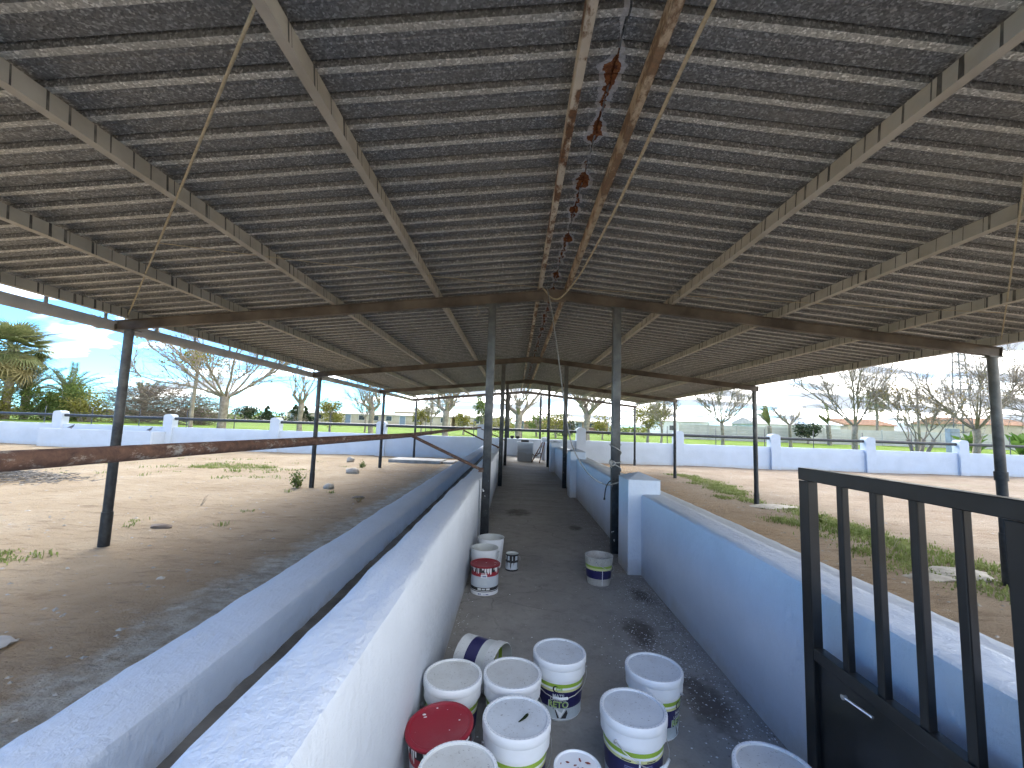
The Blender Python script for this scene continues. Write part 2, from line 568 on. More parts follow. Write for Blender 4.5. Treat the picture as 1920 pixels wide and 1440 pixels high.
def mat_floor():
    m = NT('alley_concrete')
    s = m.sep()
    n1 = m.noise(1.1, 6, 0.62)
    col = m.ramp(n1, (0.30, (0.255, 0.242, 0.225)), (0.70, (0.37, 0.352, 0.325)))
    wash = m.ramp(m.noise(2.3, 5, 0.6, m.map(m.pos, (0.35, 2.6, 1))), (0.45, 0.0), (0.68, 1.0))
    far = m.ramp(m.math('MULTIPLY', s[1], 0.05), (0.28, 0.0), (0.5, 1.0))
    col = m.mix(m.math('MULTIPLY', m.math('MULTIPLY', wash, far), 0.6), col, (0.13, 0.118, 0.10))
    fine = m.noise(55.0, 4, 0.65)
    mott = m.noise(7.5, 7, 0.72)
    col = m.mix(m.math('MULTIPLY', m.ramp(mott, (0.50, 0.0), (0.66, 1.0)), 0.45), col, (0.15, 0.14, 0.128))
    col = m.mix(m.math('MULTIPLY', m.ramp(m.noise(4.0, 7, 0.72, m.map(m.pos, loc=(7, 3, 0))), (0.54, 0.0), (0.70, 1.0)), 0.4), col, (0.46, 0.45, 0.425))
    col = m.mix(m.math('MULTIPLY', m.ramp(fine, (0.4, 0.0), (0.7, 1.0)), 0.35), col, (0.38, 0.365, 0.335))
    # thin crack network
    nt = m.t.nodes.new('ShaderNodeTexNoise')
    nt.inputs['Scale'].default_value = 3.0
    nt.inputs['Detail'].default_value = 5
    m.link(m.pos, nt.inputs['Vector'])
    wv = m.vadd(m.pos, nt.outputs['Color'], 0.35)
    ed = m.voronoi(0.75, wv, 'DISTANCE_TO_EDGE')
    crack = m.ramp(ed, (0.0, 1.0), (0.006, 0.0))
    gate = m.ramp(m.noise(0.9, 2), (0.47, 0.0), (0.52, 1.0))
    col = m.mix(m.math('MULTIPLY', m.math('MULTIPLY', crack, gate), 0.45), col, (0.05, 0.046, 0.042))
    # damp litter stains beside the right wall
    for (x, y, rx, ry) in ((0.98, 3.35, 0.14, 0.30), (1.20, 4.05, 0.13, 0.22), (1.12, 2.55, 0.16, 0.35), (1.02, 5.0, 0.16, 0.16), (0.1, 7.6, 0.25, 0.4), (0.95, 6.6, 0.12, 0.2)):
        dx = m.math('DIVIDE', m.math('SUBTRACT', s[0], x), rx)
        dy = m.math('DIVIDE', m.math('SUBTRACT', s[1], y), ry)
        d = m.math('ADD', m.math('MULTIPLY', dx, dx), m.math('MULTIPLY', dy, dy))
        d = m.math('ADD', d, m.math('MULTIPLY', m.math('SUBTRACT', m.noise(9.0, 6, 0.7), 0.5), 2.6))
        col = m.mix(m.ramp(d, (0.10, 0.8), (0.9, 0.0)), col, (0.075, 0.06, 0.052))
    # whitewash drips and chips along both wall feet
    ex = m.math('SUBTRACT', 0.88, m.math('ABSOLUTE', m.math('SUBTRACT', s[0], 0.47)))
    near = m.ramp(ex, (0.0, 1.0), (0.42, 0.0))
    chips = m.ramp(m.noise(30.0, 4, 0.75), (0.60, 0.0), (0.66, 1.0))
    col = m.mix(m.math('MULTIPLY', m.math('MULTIPLY', chips, near), 0.6), col, (0.50, 0.51, 0.52))
    m.bump(m.math('ADD', fine, m.math('MULTIPLY', m.noise(9.0, 4), 1.5)), 0.45, 0.006)
    return m.done(col, 0.82, 0.0, 0.3)


M_FLOOR = mat_floor()


def mat_yard():
    m = NT('yard_soil')
    s = m.sep()
    n = m.noise(0.55, 7, 0.62)
    sand = m.ramp(n, (0.30, (0.295, 0.22, 0.134)), (0.55, (0.365, 0.284, 0.184)), (0.75, (0.415, 0.34, 0.24)))
    gravel = m.ramp(m.noise(0.7, 7, 0.65), (0.3, (0.245, 0.182, 0.125)), (0.7, (0.345, 0.285, 0.218)))
    side = m.ramp(m.math('ADD', m.math('MULTIPLY', s[0], 0.1), 0.5), (0.45, 0.0), (0.55, 1.0))
    col = m.mix(side, sand, gravel)
    # trodden brown manure-rich soil where the animals stand at the mangers
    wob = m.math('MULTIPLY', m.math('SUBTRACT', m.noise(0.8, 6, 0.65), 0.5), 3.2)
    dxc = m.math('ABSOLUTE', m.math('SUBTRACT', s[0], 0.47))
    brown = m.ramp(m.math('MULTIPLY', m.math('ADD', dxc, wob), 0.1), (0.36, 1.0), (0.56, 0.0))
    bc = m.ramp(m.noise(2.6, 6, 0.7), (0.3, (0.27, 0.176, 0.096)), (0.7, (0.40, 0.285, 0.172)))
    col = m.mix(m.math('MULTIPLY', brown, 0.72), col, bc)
    # pale dried crust beside the low manger walls
    crust = m.ramp(m.math('ADD', m.math('SUBTRACT', dxc, 2.85), m.math('MULTIPLY', m.math('SUBTRACT', m.noise(2.0, 6, 0.7), 0.5), 0.9)), (0.30, 1.0), (0.50, 0.0))
    col = m.mix(m.math('MULTIPLY', m.math('MULTIPLY', crust, m.math('LESS_THAN', s[0], 0.0)), 0.85), col, m.ramp(m.noise(7.0, 6, 0.7), (0.35, (0.31, 0.255, 0.185)), (0.62, (0.52, 0.47, 0.385))))
    # streaky litter and trampled lines
    st = m.ramp(m.noise(5.0, 6, 0.7, m.map(m.pos, (0.5, 1.5, 1), rot=(0, 0, 0.35))), (0.52, 0.0), (0.68, 1.0))
    col = m.mix(m.math('MULTIPLY', st, 0.55), col, (0.16, 0.108, 0.064))
    lt = m.ramp(m.noise(3.3, 6, 0.72, m.map(m.pos, (0.6, 1.4, 1), loc=(4, 2, 0))), (0.60, 0.0), (0.72, 1.0))
    col = m.mix(m.math('MULTIPLY', lt, 0.60), col, (0.47, 0.42, 0.345))
    sp = m.ramp(m.noise(45.0, 3, 0.6), (0.62, 0.0), (0.72, 1.0))
    col = m.mix(m.math('MULTIPLY', sp, 0.5), col, (0.09, 0.06, 0.04))
    gr = m.ramp(m.noise(0.35, 5, 0.6, m.map(m.pos, loc=(9, 4, 0))), (0.60, 0.0), (0.75, 1.0))
    col = m.mix(m.math('MULTIPLY', m.math('MULTIPLY', gr, m.ramp(m.math('MULTIPLY', s[1], 0.05), (0.45, 0.0), (0.65, 1.0))), 0.35), col, (0.20, 0.22, 0.11))
    h = m.math('ADD', m.math('MULTIPLY', m.noise(7.0, 7, 0.7, m.map(m.pos, (0.6, 1.3, 1), rot=(0, 0, 0.35))), 1.6), m.math('MULTIPLY', m.noise(50.0, 4, 0.65), 0.5))
    m.bump(h, 1.0, 0.06)
    return m.done(col, 0.95, 0.0, 0.15)


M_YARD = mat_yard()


def mat_field():
    m = NT('field_grass')
    n = m.noise(0.12, 6, 0.6)
    col = m.ramp(n, (0.35, (0.125, 0.195, 0.030)), (0.65, (0.18, 0.265, 0.048)))
    st = m.noise(1.4, 6, 0.7, m.map(m.pos, (1.0, 0.35, 1)))
    col = m.mix(m.ramp(st, (0.5, 0.0), (0.75, 0.5)), col, (0.21, 0.22, 0.06))
    bare = m.ramp(m.noise(0.25, 5, 0.6, m.map(m.pos, loc=(3, 7, 0))), (0.60, 0.0), (0.72, 1.0))
    col = m.mix(m.math('MULTIPLY', bare, 0.5), col, (0.27, 0.21, 0.12))
    m.bump(m.noise(9.0, 5, 0.7), 1.0, 0.15)
    return m.done(col, 0.95, 0.0, 0.1)


M_FIELD = mat_field()
M_FAR = simple('far_land', (0.10, 0.11, 0.055), (0.22, 0.19, 0.12), 0.02, 0.95, 0, 0, spec=0.1)
M_TROUGHF = simple('trough_floor_cement', (0.075, 0.068, 0.058), (0.17, 0.155, 0.135), 4.0, 0.85, 0, 0.6, 0.01, 30)
M_BARK = simple('pale_bark', (0.17, 0.14, 0.105), (0.30, 0.26, 0.20), 5.0, 0.9, 0, 0.6, 0.02, 25)
M_TWIG = simple('twig_bark', (0.21, 0.175, 0.135), (0.33, 0.28, 0.22), 3.0, 0.9)
M_BRUSH = simple('dry_brush', (0.12, 0.09, 0.07), (0.22, 0.17, 0.13), 2.0, 0.95)
M_STONE = simple('pale_stone', (0.27, 0.24, 0.195), (0.40, 0.365, 0.305), 9.0, 0.85, 0, 0.6, 0.01, 30)
M_CONC = simple('old_concrete', (0.24, 0.225, 0.20), (0.36, 0.345, 0.315), 3.0, 0.85, 0, 0.5, 0.01, 25)
M_BLOCK = simple('cement_panel', (0.40, 0.38, 0.335), (0.50, 0.48, 0.43), 0.6, 0.9, 0, 0.3, 0.01, 12)
M_STRAW = simple('old_straw', (0.10, 0.095, 0.09), (0.24, 0.22, 0.19), 6.0, 0.95)
M_DARK = simple('dark_void', (0.01, 0.01, 0.01), (0.02, 0.02, 0.02), 5, 0.9)
M_IRON = simple('rusty_iron', (0.06, 0.022, 0.015), (0.15, 0.06, 0.035), 12, 0.8, 0, 0.3, 0.003, 60)


def mat_leaf(name, c1, c2, trans=0.35):
    m = NT(name)
    n = m.t.nodes.new('ShaderNodeObjectInfo')
    col = m.ramp(m.noise(2.2, 4, 0.6), (0.35, c1), (0.65, c2))
    m.done(col, 0.65, 0.0, 0.25)
    tr = m.t.nodes.new('ShaderNodeBsdfTranslucent')
    m.link(col, tr.inputs['Color'])
    mx = m.t.nodes.new('ShaderNodeMixShader')
    mx.inputs[0].default_value = trans
    m.link(m.b.outputs[0], mx.inputs[1])
    m.link(tr.outputs[0], mx.inputs[2])
    m.link(mx.outputs[0], m.out.inputs['Surface'])
    return m.mat


L_YG = mat_leaf('leaf_yellow_green', (0.150, 0.145, 0.030), (0.26, 0.235, 0.055))
L_GREEN = mat_leaf('leaf_green', (0.085, 0.125, 0.03), (0.17, 0.21, 0.055))
L_DARK = mat_leaf('leaf_dark', (0.018, 0.032, 0.014), (0.045, 0.065, 0.025), 0.15)
L_PALM = mat_leaf('leaf_palm', (0.125, 0.15, 0.06), (0.25, 0.255, 0.11), 0.25)
L_PALMDRY = mat_leaf('leaf_palm_dry', (0.20, 0.165, 0.075), (0.33, 0.28, 0.13), 0.2)
L_DATE = mat_leaf('leaf_date_palm', (0.085, 0.105, 0.06), (0.165, 0.18, 0.105), 0.2)
L_DRY = mat_leaf('leaf_dry_tan', (0.20, 0.14, 0.05), (0.33, 0.25, 0.10), 0.3)
L_GRASS = mat_leaf('weed_grass', (0.125, 0.17, 0.04), (0.25, 0.28, 0.10), 0.35)
L_BANANA = mat_leaf('leaf_broad', (0.08, 0.16, 0.03), (0.16, 0.27, 0.06), 0.35)


# ================================================================== ground
def left_z(y):
    return -0.13 - 0.009 * (y - 5.0)


def right_z(y):
    return -0.225 - 0.003 * (y - 5.0)


def yard_z(x, y):
    zl, zr = left_z(y), right_z(y)
    t = min(1.0, max(0.0, (x + 1.5) / 4.0))
    z = zl * (1 - t) + zr * t
    if -1.38 < x < 2.30:
        return -0.45
    z += 0.035 * nz(x * 0.35, y * 0.35, 1.0) + 0.022 * nz(x * 1.3, y * 1.3, 4.0) + 0.012 * nz(x * 4.1, y * 4.1, 9.0)
    return z


def grid(name, x0, x1, y0, y1, step, fz, mat, smooth=True):
    nx, ny = int((x1 - x0) / step) + 1, int((y1 - y0) / step) + 1
    vs_, fs_ = [], []
    for j in range(ny):
        y = y0 + (y1 - y0) * j / (ny - 1)
        for i in range(nx):
            x = x0 + (x1 - x0) * i / (nx - 1)
            vs_.append((x, y, fz(x, y)))
    for j in range(ny - 1):
        for i in range(nx - 1):
            a = j * nx + i
            fs_.append((a, a + 1, a + nx + 1, a + nx))
    return MB().add(vs_, fs_).build(name, mat, smooth=smooth)


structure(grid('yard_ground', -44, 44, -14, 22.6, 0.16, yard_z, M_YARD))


def field_z(x, y):
    t = min(1.0, max(0.0, (y - 22.0) / 50.0))
    return -0.28 + 0.85 * t + 0.05 * nz(x * 0.1, y * 0.1, 2.0)


structure(grid('field_ground', -190, 190, 22.55, 130, 2.0, field_z, M_FIELD))
far = MB().add([(-2600, -900, -0.62), (2600, -900, -0.62), (2600, 2600, -0.62), (-2600, 2600, -0.62)], [(0, 1, 2, 3)])
structure(far.build('ground', M_FAR))
hl = MB()
for k in range(60):
    x0 = -1500 + k * 50
    h0, h1 = [4 + 9 * abs(nz(x * 0.004, 3.0)) for x in (x0, x0 + 50)]
    hl.add([(x0, 1100, -1), (x0 + 50, 1100, -1), (x0 + 50, 1250, h1), (x0, 1250, h0), (x0 + 50, 1500, -1), (x0, 1500, -1)], [(0, 1, 2, 3), (3, 2, 4, 5)])
structure(hl.build('hills', M_FAR, smooth=True))

# alley floor slab
ALX0, ALX1 = -0.412, 1.352
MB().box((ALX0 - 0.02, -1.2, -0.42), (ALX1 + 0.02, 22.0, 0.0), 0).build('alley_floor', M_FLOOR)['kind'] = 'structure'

# ================================================================== mangers (walls of the alley)


def wall_run(x0, x1, z0, z1, y0, y1, seed, step=0.07, jit=0.0045, top_tilt=0.0):
    """hand-plastered wall: profile swept along Y with uneven edges"""
    prof = []
    nzv = 5
    for k in range(nzv):
        prof.append((x0, z0 + (z1 - 0.028 - z0) * k / (nzv - 1), -1, 0))
    prof.append((x0 + 0.008, z1 - 0.009, -0.7, 0.7))
    for k in range(5):
        t = k / 4
        prof.append((x0 + 0.028 + (x1 - x0 - 0.056) * t, z1 - top_tilt * t, 0, 1))
    prof.append((x1 - 0.008, z1 - top_tilt - 0.009, 0.7, 0.7))
    for k in range(nzv):
        prof.append((x1, z1 - top_tilt - 0.028 - (z1 - top_tilt - 0.028 - z0) * k / (nzv - 1), 1, 0))
    n = max(2, int((y1 - y0) / step))
    vs_, fs_ = [], []
    P = len(prof)
    for j in range(n + 1):
        y = y0 + (y1 - y0) * j / n
        for (x, z, nx_, nz_) in prof:
            d = jit * (nz(x * 3 + seed, y * 2.1, z * 3) + 0.7 * nz(x * 9, y * 8.0 + seed, z * 9))
            if nx_ and nz_:
                d *= 1.9
            vs_.append((x + nx_ * d, y, z + nz_ * d))
    for j in range(n):
        for k in range(P - 1):
            a = j * P + k
            fs_.append((a, a + P, a + P + 1, a + 1))
    fs_.append(tuple(range(P)))
    fs_.append(tuple(n * P + k for k in reversed(range(P))))
    return MB().add(vs_, fs_)


TY = [5.37, 10.75, 16.13, 21.5]       # truss lines
man_l = thing('feed_manger', 'long white feed manger with two walls and open trough left of the alley', 'manger', (0, 0, 0), 'feed mangers flanking the alley')
man_r = thing('feed_manger', 'long white feed manger with capped piers along the right of the alley', 'manger', (0, 0, 0), 'feed mangers flanking the alley')
for k, (a, b) in enumerate(((-0.9, 5.27), (5.45, 10.66), (10.84, 16.04), (16.22, 20.6))):
    wall_run(-0.640, -0.412 + (0 if k == 0 else 0.0), -0.4, 0.84 - (0.0 if k == 0 else 0.03), a, b, 3.0 + k).build('main_wall', M_WHITE, man_l, smooth=40)
    MB().box((-0.635, b - 0.02, -0.4), (-0.48, b + 0.24, 0.80 - 0.03), 0, 0.01).build('wall_filler', M_WHITE, man_l)
wall_run(-1.435, -1.15, -0.4, 0.55, -0.9, 20.6, 11.0, jit=0.0055, top_tilt=0.012).build('low_wall', M_WHITE_OLD, man_l, smooth=40)
tf = grid('trough_floor', -1.16, -0.645, -0.9, 20.6, 0.06, lambda x, y: 0.335 + 0.012 * nz(x * 3, y * 3, 5) + 0.010 * nz(x * 11, y * 11, 8) + 0.015 * abs((x + 0.90) / 0.25) ** 3, M_TROUGHF)
tf.parent = man_l
PIERS = (4.60, 9.35, 14.40, 19.2)
yprev = -0.9
for k, py in enumerate(PIERS):
    wall_run(1.352, 1.60, -0.4, 0.822, yprev, py + 0.02, 23.0 + k).build('main_wall', M_WHITE, man_r, smooth=40)
    yprev = py + 0.40
    pm = MB().box((1.212, py, -0.1), (1.555, py + 0.42, 0.975), 0, 0.014)
    pm.add([(1.205, py - 0.006, 0.968), (1.562, py - 0.006, 0.968), (1.562, py + 0.426, 0.968), (1.205, py + 0.426, 0.968), (1.383, py + 0.21, 1.035)],
           [(0, 1, 4), (1, 2, 4), (2, 3, 4), (3, 0, 4)])
    pm.build('pier', M_WHITE, man_r)
wall_run(1.352, 1.60, -0.4, 0.822, yprev, 20.6, 29.0).build('main_wall', M_WHITE, man_r, smooth=40)
wall_run(2.06, 2.37, -0.45, 0.55, -0.9, 20.6, 37.0, jit=0.006).build('low_wall', M_WHITE_OLD, man_r, smooth=40)
tf = grid('trough_floor', 1.59, 2.07, -0.9, 20.6, 0.12, lambda x, y: 0.385 + 0.012 * nz(x * 3, y * 3, 5), M_TROUGHF)
tf.parent = man_r

# ================================================================== the shed
shed = thing('cattle_shed', 'open-sided shed with corrugated galvanised gable roof on steel posts', 'shed', (0, 0, 0))
RX, RZ, SL = 0.455, 3.25, 0.1025     # ridge x, rafter top at ridge, slope
HALF = 5.48
ANG = math.atan(SL)
Y_START, Y_END = 1.13, 21.5
PUR_H = 0.105


def roof_z(x):
    return RZ - SL * abs(x - RX)


# rafters: I-section beams, one per side and truss line
def rafter_mesh():
    L = (HALF + 0.14) / math.cos(ANG)
    mb = MB()
    h, w, tf_, tw = 0.125, 0.065, 0.008, 0.012
    mb.box((0, -w / 2, -tf_), (L, w / 2, 0), 0)
    mb.box((0, -w / 2, -h), (L, w / 2, -h + tf_), 0)
    mb.box((0, -tw / 2, -h + tf_), (L, tw / 2, -tf_), 0)
    mb.box((L, -w / 2 - 0.004, -h - 0.004), (L + 0.006, w / 2 + 0.004, 0.004), 0)
    return mb.mesh('rafter', M_RAFTER)


RAF = rafter_mesh()
ALLT = [1.215] + TY
for y in ALLT:
    for s in (-1, 1):
        o = link('rafter', RAF, shed)
        o.location = (RX, y, RZ)
        o.rotation_euler = (0, ANG, 0) if s > 0 else (0, ANG, math.pi)
    pl = MB().box((RX - 0.14, y - 0.046, RZ - 0.17), (RX + 0.14, y - 0.036, RZ - 0.005), 0)
    pl.build('ridge_plate', M_RAFTER, shed)

# posts
def outer_post(gz, top, collar_z):
    mb = MB()
    mb.tube([(0, 0, gz - 0.3), (0, 0, top)], 0.052, 20)
    mb.tube([(0, 0, gz - 0.3), (0, 0, gz + collar_z)], 0.060, 20)
    mb.box((-0.10, -0.07, top), (0.10, 0.07, top + 0.010), 0)
    return mb


for k, y in enumerate(ALLT):
    xl, xr = RX - HALF + 0.03, RX + HALF + 0.04
    zt = roof_z(xl) - 0.147
    o = outer_post(left_z(y), zt, 0.36 + 0.05 * (k % 2)).build('outer_post', M_POST, shed, smooth=40)
    o.location = (xl, y, 0)
    o = outer_post(right_z(y), zt, 0.62 if k == 1 else 0.28).build('outer_post', M_POST, shed, smooth=40)
    o.location = (xr, y, 0)
    if k == 1:
        MB().tube([(0, 0, 1.02), (0, 0, 1.13)], 0.064, 20).build('collar', M_POST, o, smooth=40)
for k, y in enumerate(TY):
    for x in (-0.335, 1.255):
        mb = MB().box((-0.05, -0.045, -0.02), (0.05, 0.045, roof_z(x) - 0.135), 0, 0.006)
        mb.box((-0.09, -0.06, roof_z(x) - 0.148), (0.09, 0.06, roof_z(x) - 0.136), 0)
        o = mb.build('inner_post', M_POST, shed, smooth=40)
        o.location = (x, y, 0)


# purlins: C-section, web towards the alley
def c_section(side, h, w=0.05, t=0.004, lip=0.014):
    # x offset outward from web in direction side
    return [((0, 0), (t, h)), ((t, 0), (w, t)), ((t, h - t), (w, h)), ((w - t, t), (w, t + lip))]


def purlin_mesh(side):
    mb = MB()
    for (a, b) in c_section(side, PUR_H):
        xa, xb = sorted((side * a[0], side * b[0]))
        mb.box((xa, Y_START + 0.05, a[1]), (xb, Y_END - 0.05, b[1]), 0)
    return mb.mesh('purlin', M_PURLIN)


PUR = {-1: purlin_mesh(-1), 1: purlin_mesh(1)}
for side, dists in ((-1, (1.475, 2.80, 4.085, 5.40)), (1, (1.475, 2.80, 4.205, 5.48))):
    for d in dists:
        o = link('purlin', PUR[side], shed)
        x = RX + side * d
        o.location = (x, 0, roof_z(x) + 0.001)
        o.rotation_euler = (0, side * ANG, 0)
for dx, mt in ((-0.19, M_RIDGE_P), (0.16, M_RIDGE_P2)):
    mb = MB()
    mb.box((-0.022, Y_START + 0.05, 0), (0.022, Y_END - 0.05, 0.10), 0, 0.004)
    o = mb.build('ridge_purlin', mt, shed)
    o.location = (RX + dx, 0, roof_z(RX + dx) + 0.002)

# corrugated sheets: narrow low ribs rest on the purlins, wide flats stand 34 mm higher
PITCH, RIB_W, FL = 0.2, 0.040, 0.006
NP = 5
DEEP = 0.026


def sheet_mesh(side, kind):
    rng = random.Random(7 + kind)
    prof = []       # (y, z, mat of the strip that follows)
    for k in range(NP):
        y0 = k * PITCH
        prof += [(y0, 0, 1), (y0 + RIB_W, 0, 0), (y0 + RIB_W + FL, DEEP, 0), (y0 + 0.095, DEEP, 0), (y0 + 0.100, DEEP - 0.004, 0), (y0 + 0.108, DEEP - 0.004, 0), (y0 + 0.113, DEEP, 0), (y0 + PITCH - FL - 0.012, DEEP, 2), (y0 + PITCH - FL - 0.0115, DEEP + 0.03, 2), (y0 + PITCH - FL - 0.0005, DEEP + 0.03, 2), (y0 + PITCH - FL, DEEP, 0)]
    prof.append((NP * PITCH, 0.0, 1))
    prof.append((NP * PITCH + RIB_W, 0.001, 1))
    L = (HALF + 0.16) / math.cos(ANG)
    segs = 22
    mb = MB()
    vs_, fs_, ms_ = [], [], []
    P = len(prof)
    for i in range(segs + 1):
        x = 0.004 + (L - 0.004) * i / segs
        for (y, z, m_) in prof:
            dz = 0.002 * nz(x * 1.7 + kind * 5, y * 2.0, side)
            xx = x
            if i == 0:
                xx = 0.005 + 0.006 * abs(nz(y * 25, kind, side))
            vs_.append((side * xx * math.cos(ANG), y, -xx * math.sin(ANG) + z + dz))
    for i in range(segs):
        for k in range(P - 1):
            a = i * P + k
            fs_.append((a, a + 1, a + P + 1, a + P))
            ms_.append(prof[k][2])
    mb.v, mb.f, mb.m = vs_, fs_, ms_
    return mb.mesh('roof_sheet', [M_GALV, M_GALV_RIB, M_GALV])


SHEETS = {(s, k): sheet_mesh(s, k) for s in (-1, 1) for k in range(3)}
rng = random.Random(5)
nsh = int((Y_END - Y_START) / (NP * PITCH)) + 1
for i in range(nsh):
    y = Y_START + i * NP * PITCH
    if y + NP * PITCH > Y_END:
        break
    for s in (-1, 1):
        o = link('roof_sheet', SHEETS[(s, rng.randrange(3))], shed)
        o.location = (RX, y, RZ + PUR_H + 0.006 + 0.0016 * (i % 2))
# folded ridge cap lying over the joint
rc = MB()
for (xa, za, xb, zb) in ((-0.20, 0.030, 0.0, 0.058), (0.0, 0.058, 0.20, 0.030)):
    for i in range(10):
        y0, y1 = Y_START + i * 2.0, Y_START + (i + 1) * 2.0
        rc.add([(xa, y0, za), (xb, y0, zb), (xb, y1, zb), (xa, y1, za)], [(0, 1, 2, 3)])
o = rc.build('ridge_cap', M_GALV, shed)
o.location = (RX, 0, RZ + PUR_H + 0.02)

# left gutter with brackets
gm = MB()
gx, gz, gr = RX - HALF - 0.21, 2.665, 0.078
N = 12
vs_, fs_ = [], []
for y in (Y_START, Y_END + 0.1):
    for r in (gr, gr - 0.004):
        for k in range(N + 1):
            a = math.pi + math.pi * k / N
            vs_.append((gx + r * math.cos(a), y, gz + 1.55 * r * math.sin(a)))
S = N + 1
for k in range(N):
    fs_.append((k, k + 1, 2 * S + k + 1, 2 * S + k))
    fs_.append((S + k + 1, S + k, 3 * S + k, 3 * S + k + 1))
fs_ += [(0, 2 * S, 3 * S, S), (S - 1, 2 * S - 1, 4 * S - 1, 3 * S - 1)]
gut = gm.add(vs_, fs_).build('gutter', M_GUTTER, shed, smooth=40)


def bracket_mesh(r, w):
    mb = MB()
    for k in range(N):
        a0, a1 = math.pi + math.pi * k / N, math.pi + math.pi * (k + 1) / N
        mb.add([(r * math.cos(a), y, 1.55 * r * math.sin(a)) for y in (-w, w) for a in (a0, a1)], [(0, 1, 3, 2)])
    mb.box((r - 0.004, -w * 0.6, -0.005), (r + 0.010, w * 0.6, 0.075), 0)
    return mb.mesh('gutter_bracket', M_GUTTER)


BRK = bracket_mesh(gr + 0.006, 0.03)
y = 1.4
rng = random.Random(12)
while y < Y_END:
    o = link('gutter_bracket', BRK, gut)
    o.location = (gx, y, gz)
    y += 0.78 + rng.uniform(-0.1, 0.1)

# ================================================================== yard boundary wall
FY = 22.25
bw = thing('boundary_wall', 'white rendered boundary wall with round-topped piers and dark pipe rails', 'wall', (0, 0, 0))
PX = [-40.5, -35.0, -29.3, -23.75, -17.95, -12.4, -6.9, -1.7, 3.4, 8.4, 13.3, 18.1, 22.8, 27.7, 32.6, 37.6, 42.5]


def ftop(x):
    return 0.84 - 0.0008 * abs(x)


def pier_mesh():
    mb = MB()
    prof = [(-1, 0.0), (-1, 1.64), (-0.96, 1.70), (-0.80, 1.75), (-0.4, 1.785), (0, 1.795)]
    full = prof + [(-a, b) for a, b in reversed(prof[:-1])]
    w, d = 0.235, 0.20
    n = len(full)
    vs_ = [(a * w, -d, b - 0.30) for a, b in full] + [(a * w, d, b - 0.30) for a, b in full]
    fs_ = [(k, k + 1, n + k + 1, n + k)[::-1] for k in range(n - 1)] + [tuple(range(n)), tuple(n + k for k in reversed(range(n)))]
    mb.add(vs_, fs_)
    return mb.mesh('pier', M_WHITE_F, 30)


PIER = pier_mesh()
for i, x in enumerate(PX):
    o = link('pier', PIER, bw)
    o.location = (x, FY, 0.0)
    if i + 1 < len(PX):
        x1 = PX[i + 1]
        a, b = x + 0.2, x1 - 0.2
        run = wall_run(0, 0.16, -0.5, 0.835, 0, b - a, 50.0 + i, step=0.25, jit=0.008)
        o = run.build('wall_panel', M_WHITE_F, bw, smooth=40)
        o.rotation_euler = (0, 0, -math.pi / 2)
        o.location = (a, FY + 0.08, 0)
        mb = MB().tube([(x + 0.19, FY, 1.27), ((x + x1) / 2, FY, 1.262), (x1 - 0.19, FY, 1.27)], 0.075, 12)
        mb.build('pipe_rail', M_RAIL, bw, smooth=40)

# white water trough built against the wall on the left
wt = thing('water_trough', 'long white masonry water trough against the boundary wall, far left', 'trough', (-20.6, 21.6, 0))
wt_z = -0.3
mbx = MB().box((-3.05, -0.42, wt_z), (2.6, -0.28, 0.60), 0, 0.012)
mbx.build('front_wall', M_WHITE_F, wt)
MB().box((-3.05, -0.275, wt_z), (-2.90, 0.44, 0.598), 0, 0.012).build('end_wall', M_WHITE_F, wt)
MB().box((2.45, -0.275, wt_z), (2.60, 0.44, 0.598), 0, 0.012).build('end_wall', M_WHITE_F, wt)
MB().box((-2.9, -0.28, 0.1), (2.45, 0.45, 0.40), 0).build('trough_bed', M_TROUGHF, wt)

# ================================================================== rusty neck rail over the left manger
nr = thing('neck_rail', 'rusty steel pipe neck rail with flaking grey paint above the left manger', 'rail', (0, 0, 0))
MB().tube([(-1.29, -0.6, 1.378), (-1.285, 2.0, 1.362), (-1.28, 5.3, 1.338), (-1.28, 10.0, 1.372), (-1.28, 16.1, 1.376)], 0.0265, 16).build('rail_pipe', M_RUSTPIPE, nr, smooth=40)
for y in TY[:3]:
    MB().tube([(-1.275, y - 0.08, 1.335), (-0.40, y - 0.05, 0.945)], 0.019, 10).build('brace', M_RUSTPIPE, nr, smooth=40)
    MB().box((-0.43, y - 0.09, 0.92), (-0.375, y - 0.046, 0.97), 0, 0.003).build('bracket', M_RUSTPIPE, nr)

# ================================================================== gate
gate = thing('entrance_gate', 'black steel gate with vertical bars and solid lower panel, swung open at right', 'gate', (1.225, 0, 0))
GT, GB, GM = 1.362, 0.07, 0.665
MB().box((-0.02, 1.79, GB), (0.02, 1.848, GT - 0.052), 0, 0.003).build('stile', M_GATE, gate)
MB().box((-0.02, 1.03, GB), (0.02, 1.085, GT - 0.052), 0, 0.003).build('stile', M_GATE, gate)
MB().box((-0.021, 1.03, GT - 0.05), (0.021, 1.849, GT), 0, 0.003).build('top_rail', M_GATE, gate)
MB().box((-0.021, 1.0865, GM - 0.045), (0.021, 1.788, GM), 0, 0.003).build('mid_rail', M_GATE, gate)
MB().box((-0.021, 1.0865, GB), (0.021, 1.788, GB + 0.045), 0, 0.003).build('bottom_rail', M_GATE, gate)
for y in (1.632, 1.482, 1.336, 1.204):
    MB().box((-0.013, y - 0.0145, GM - 0.01), (0.013, y + 0.0145, GT - 0.04), 0, 0.004).build('bar', M_GATE, gate)
MB().box((-0.004, 1.08, GB + 0.02), (0.004, 1.79, GM - 0.02), 0).build('panel', M_GATE, gate)
MB().tube([(-0.045, 1.61, GM - 0.075), (-0.030, 1.50, GM - 0.075)], 0.0045, 8).tube([(-0.05, 1.605, GM - 0.075), (-0.036, 1.605, GM - 0.075)], 0.009, 10).build('bolt', M_STEEL, gate)
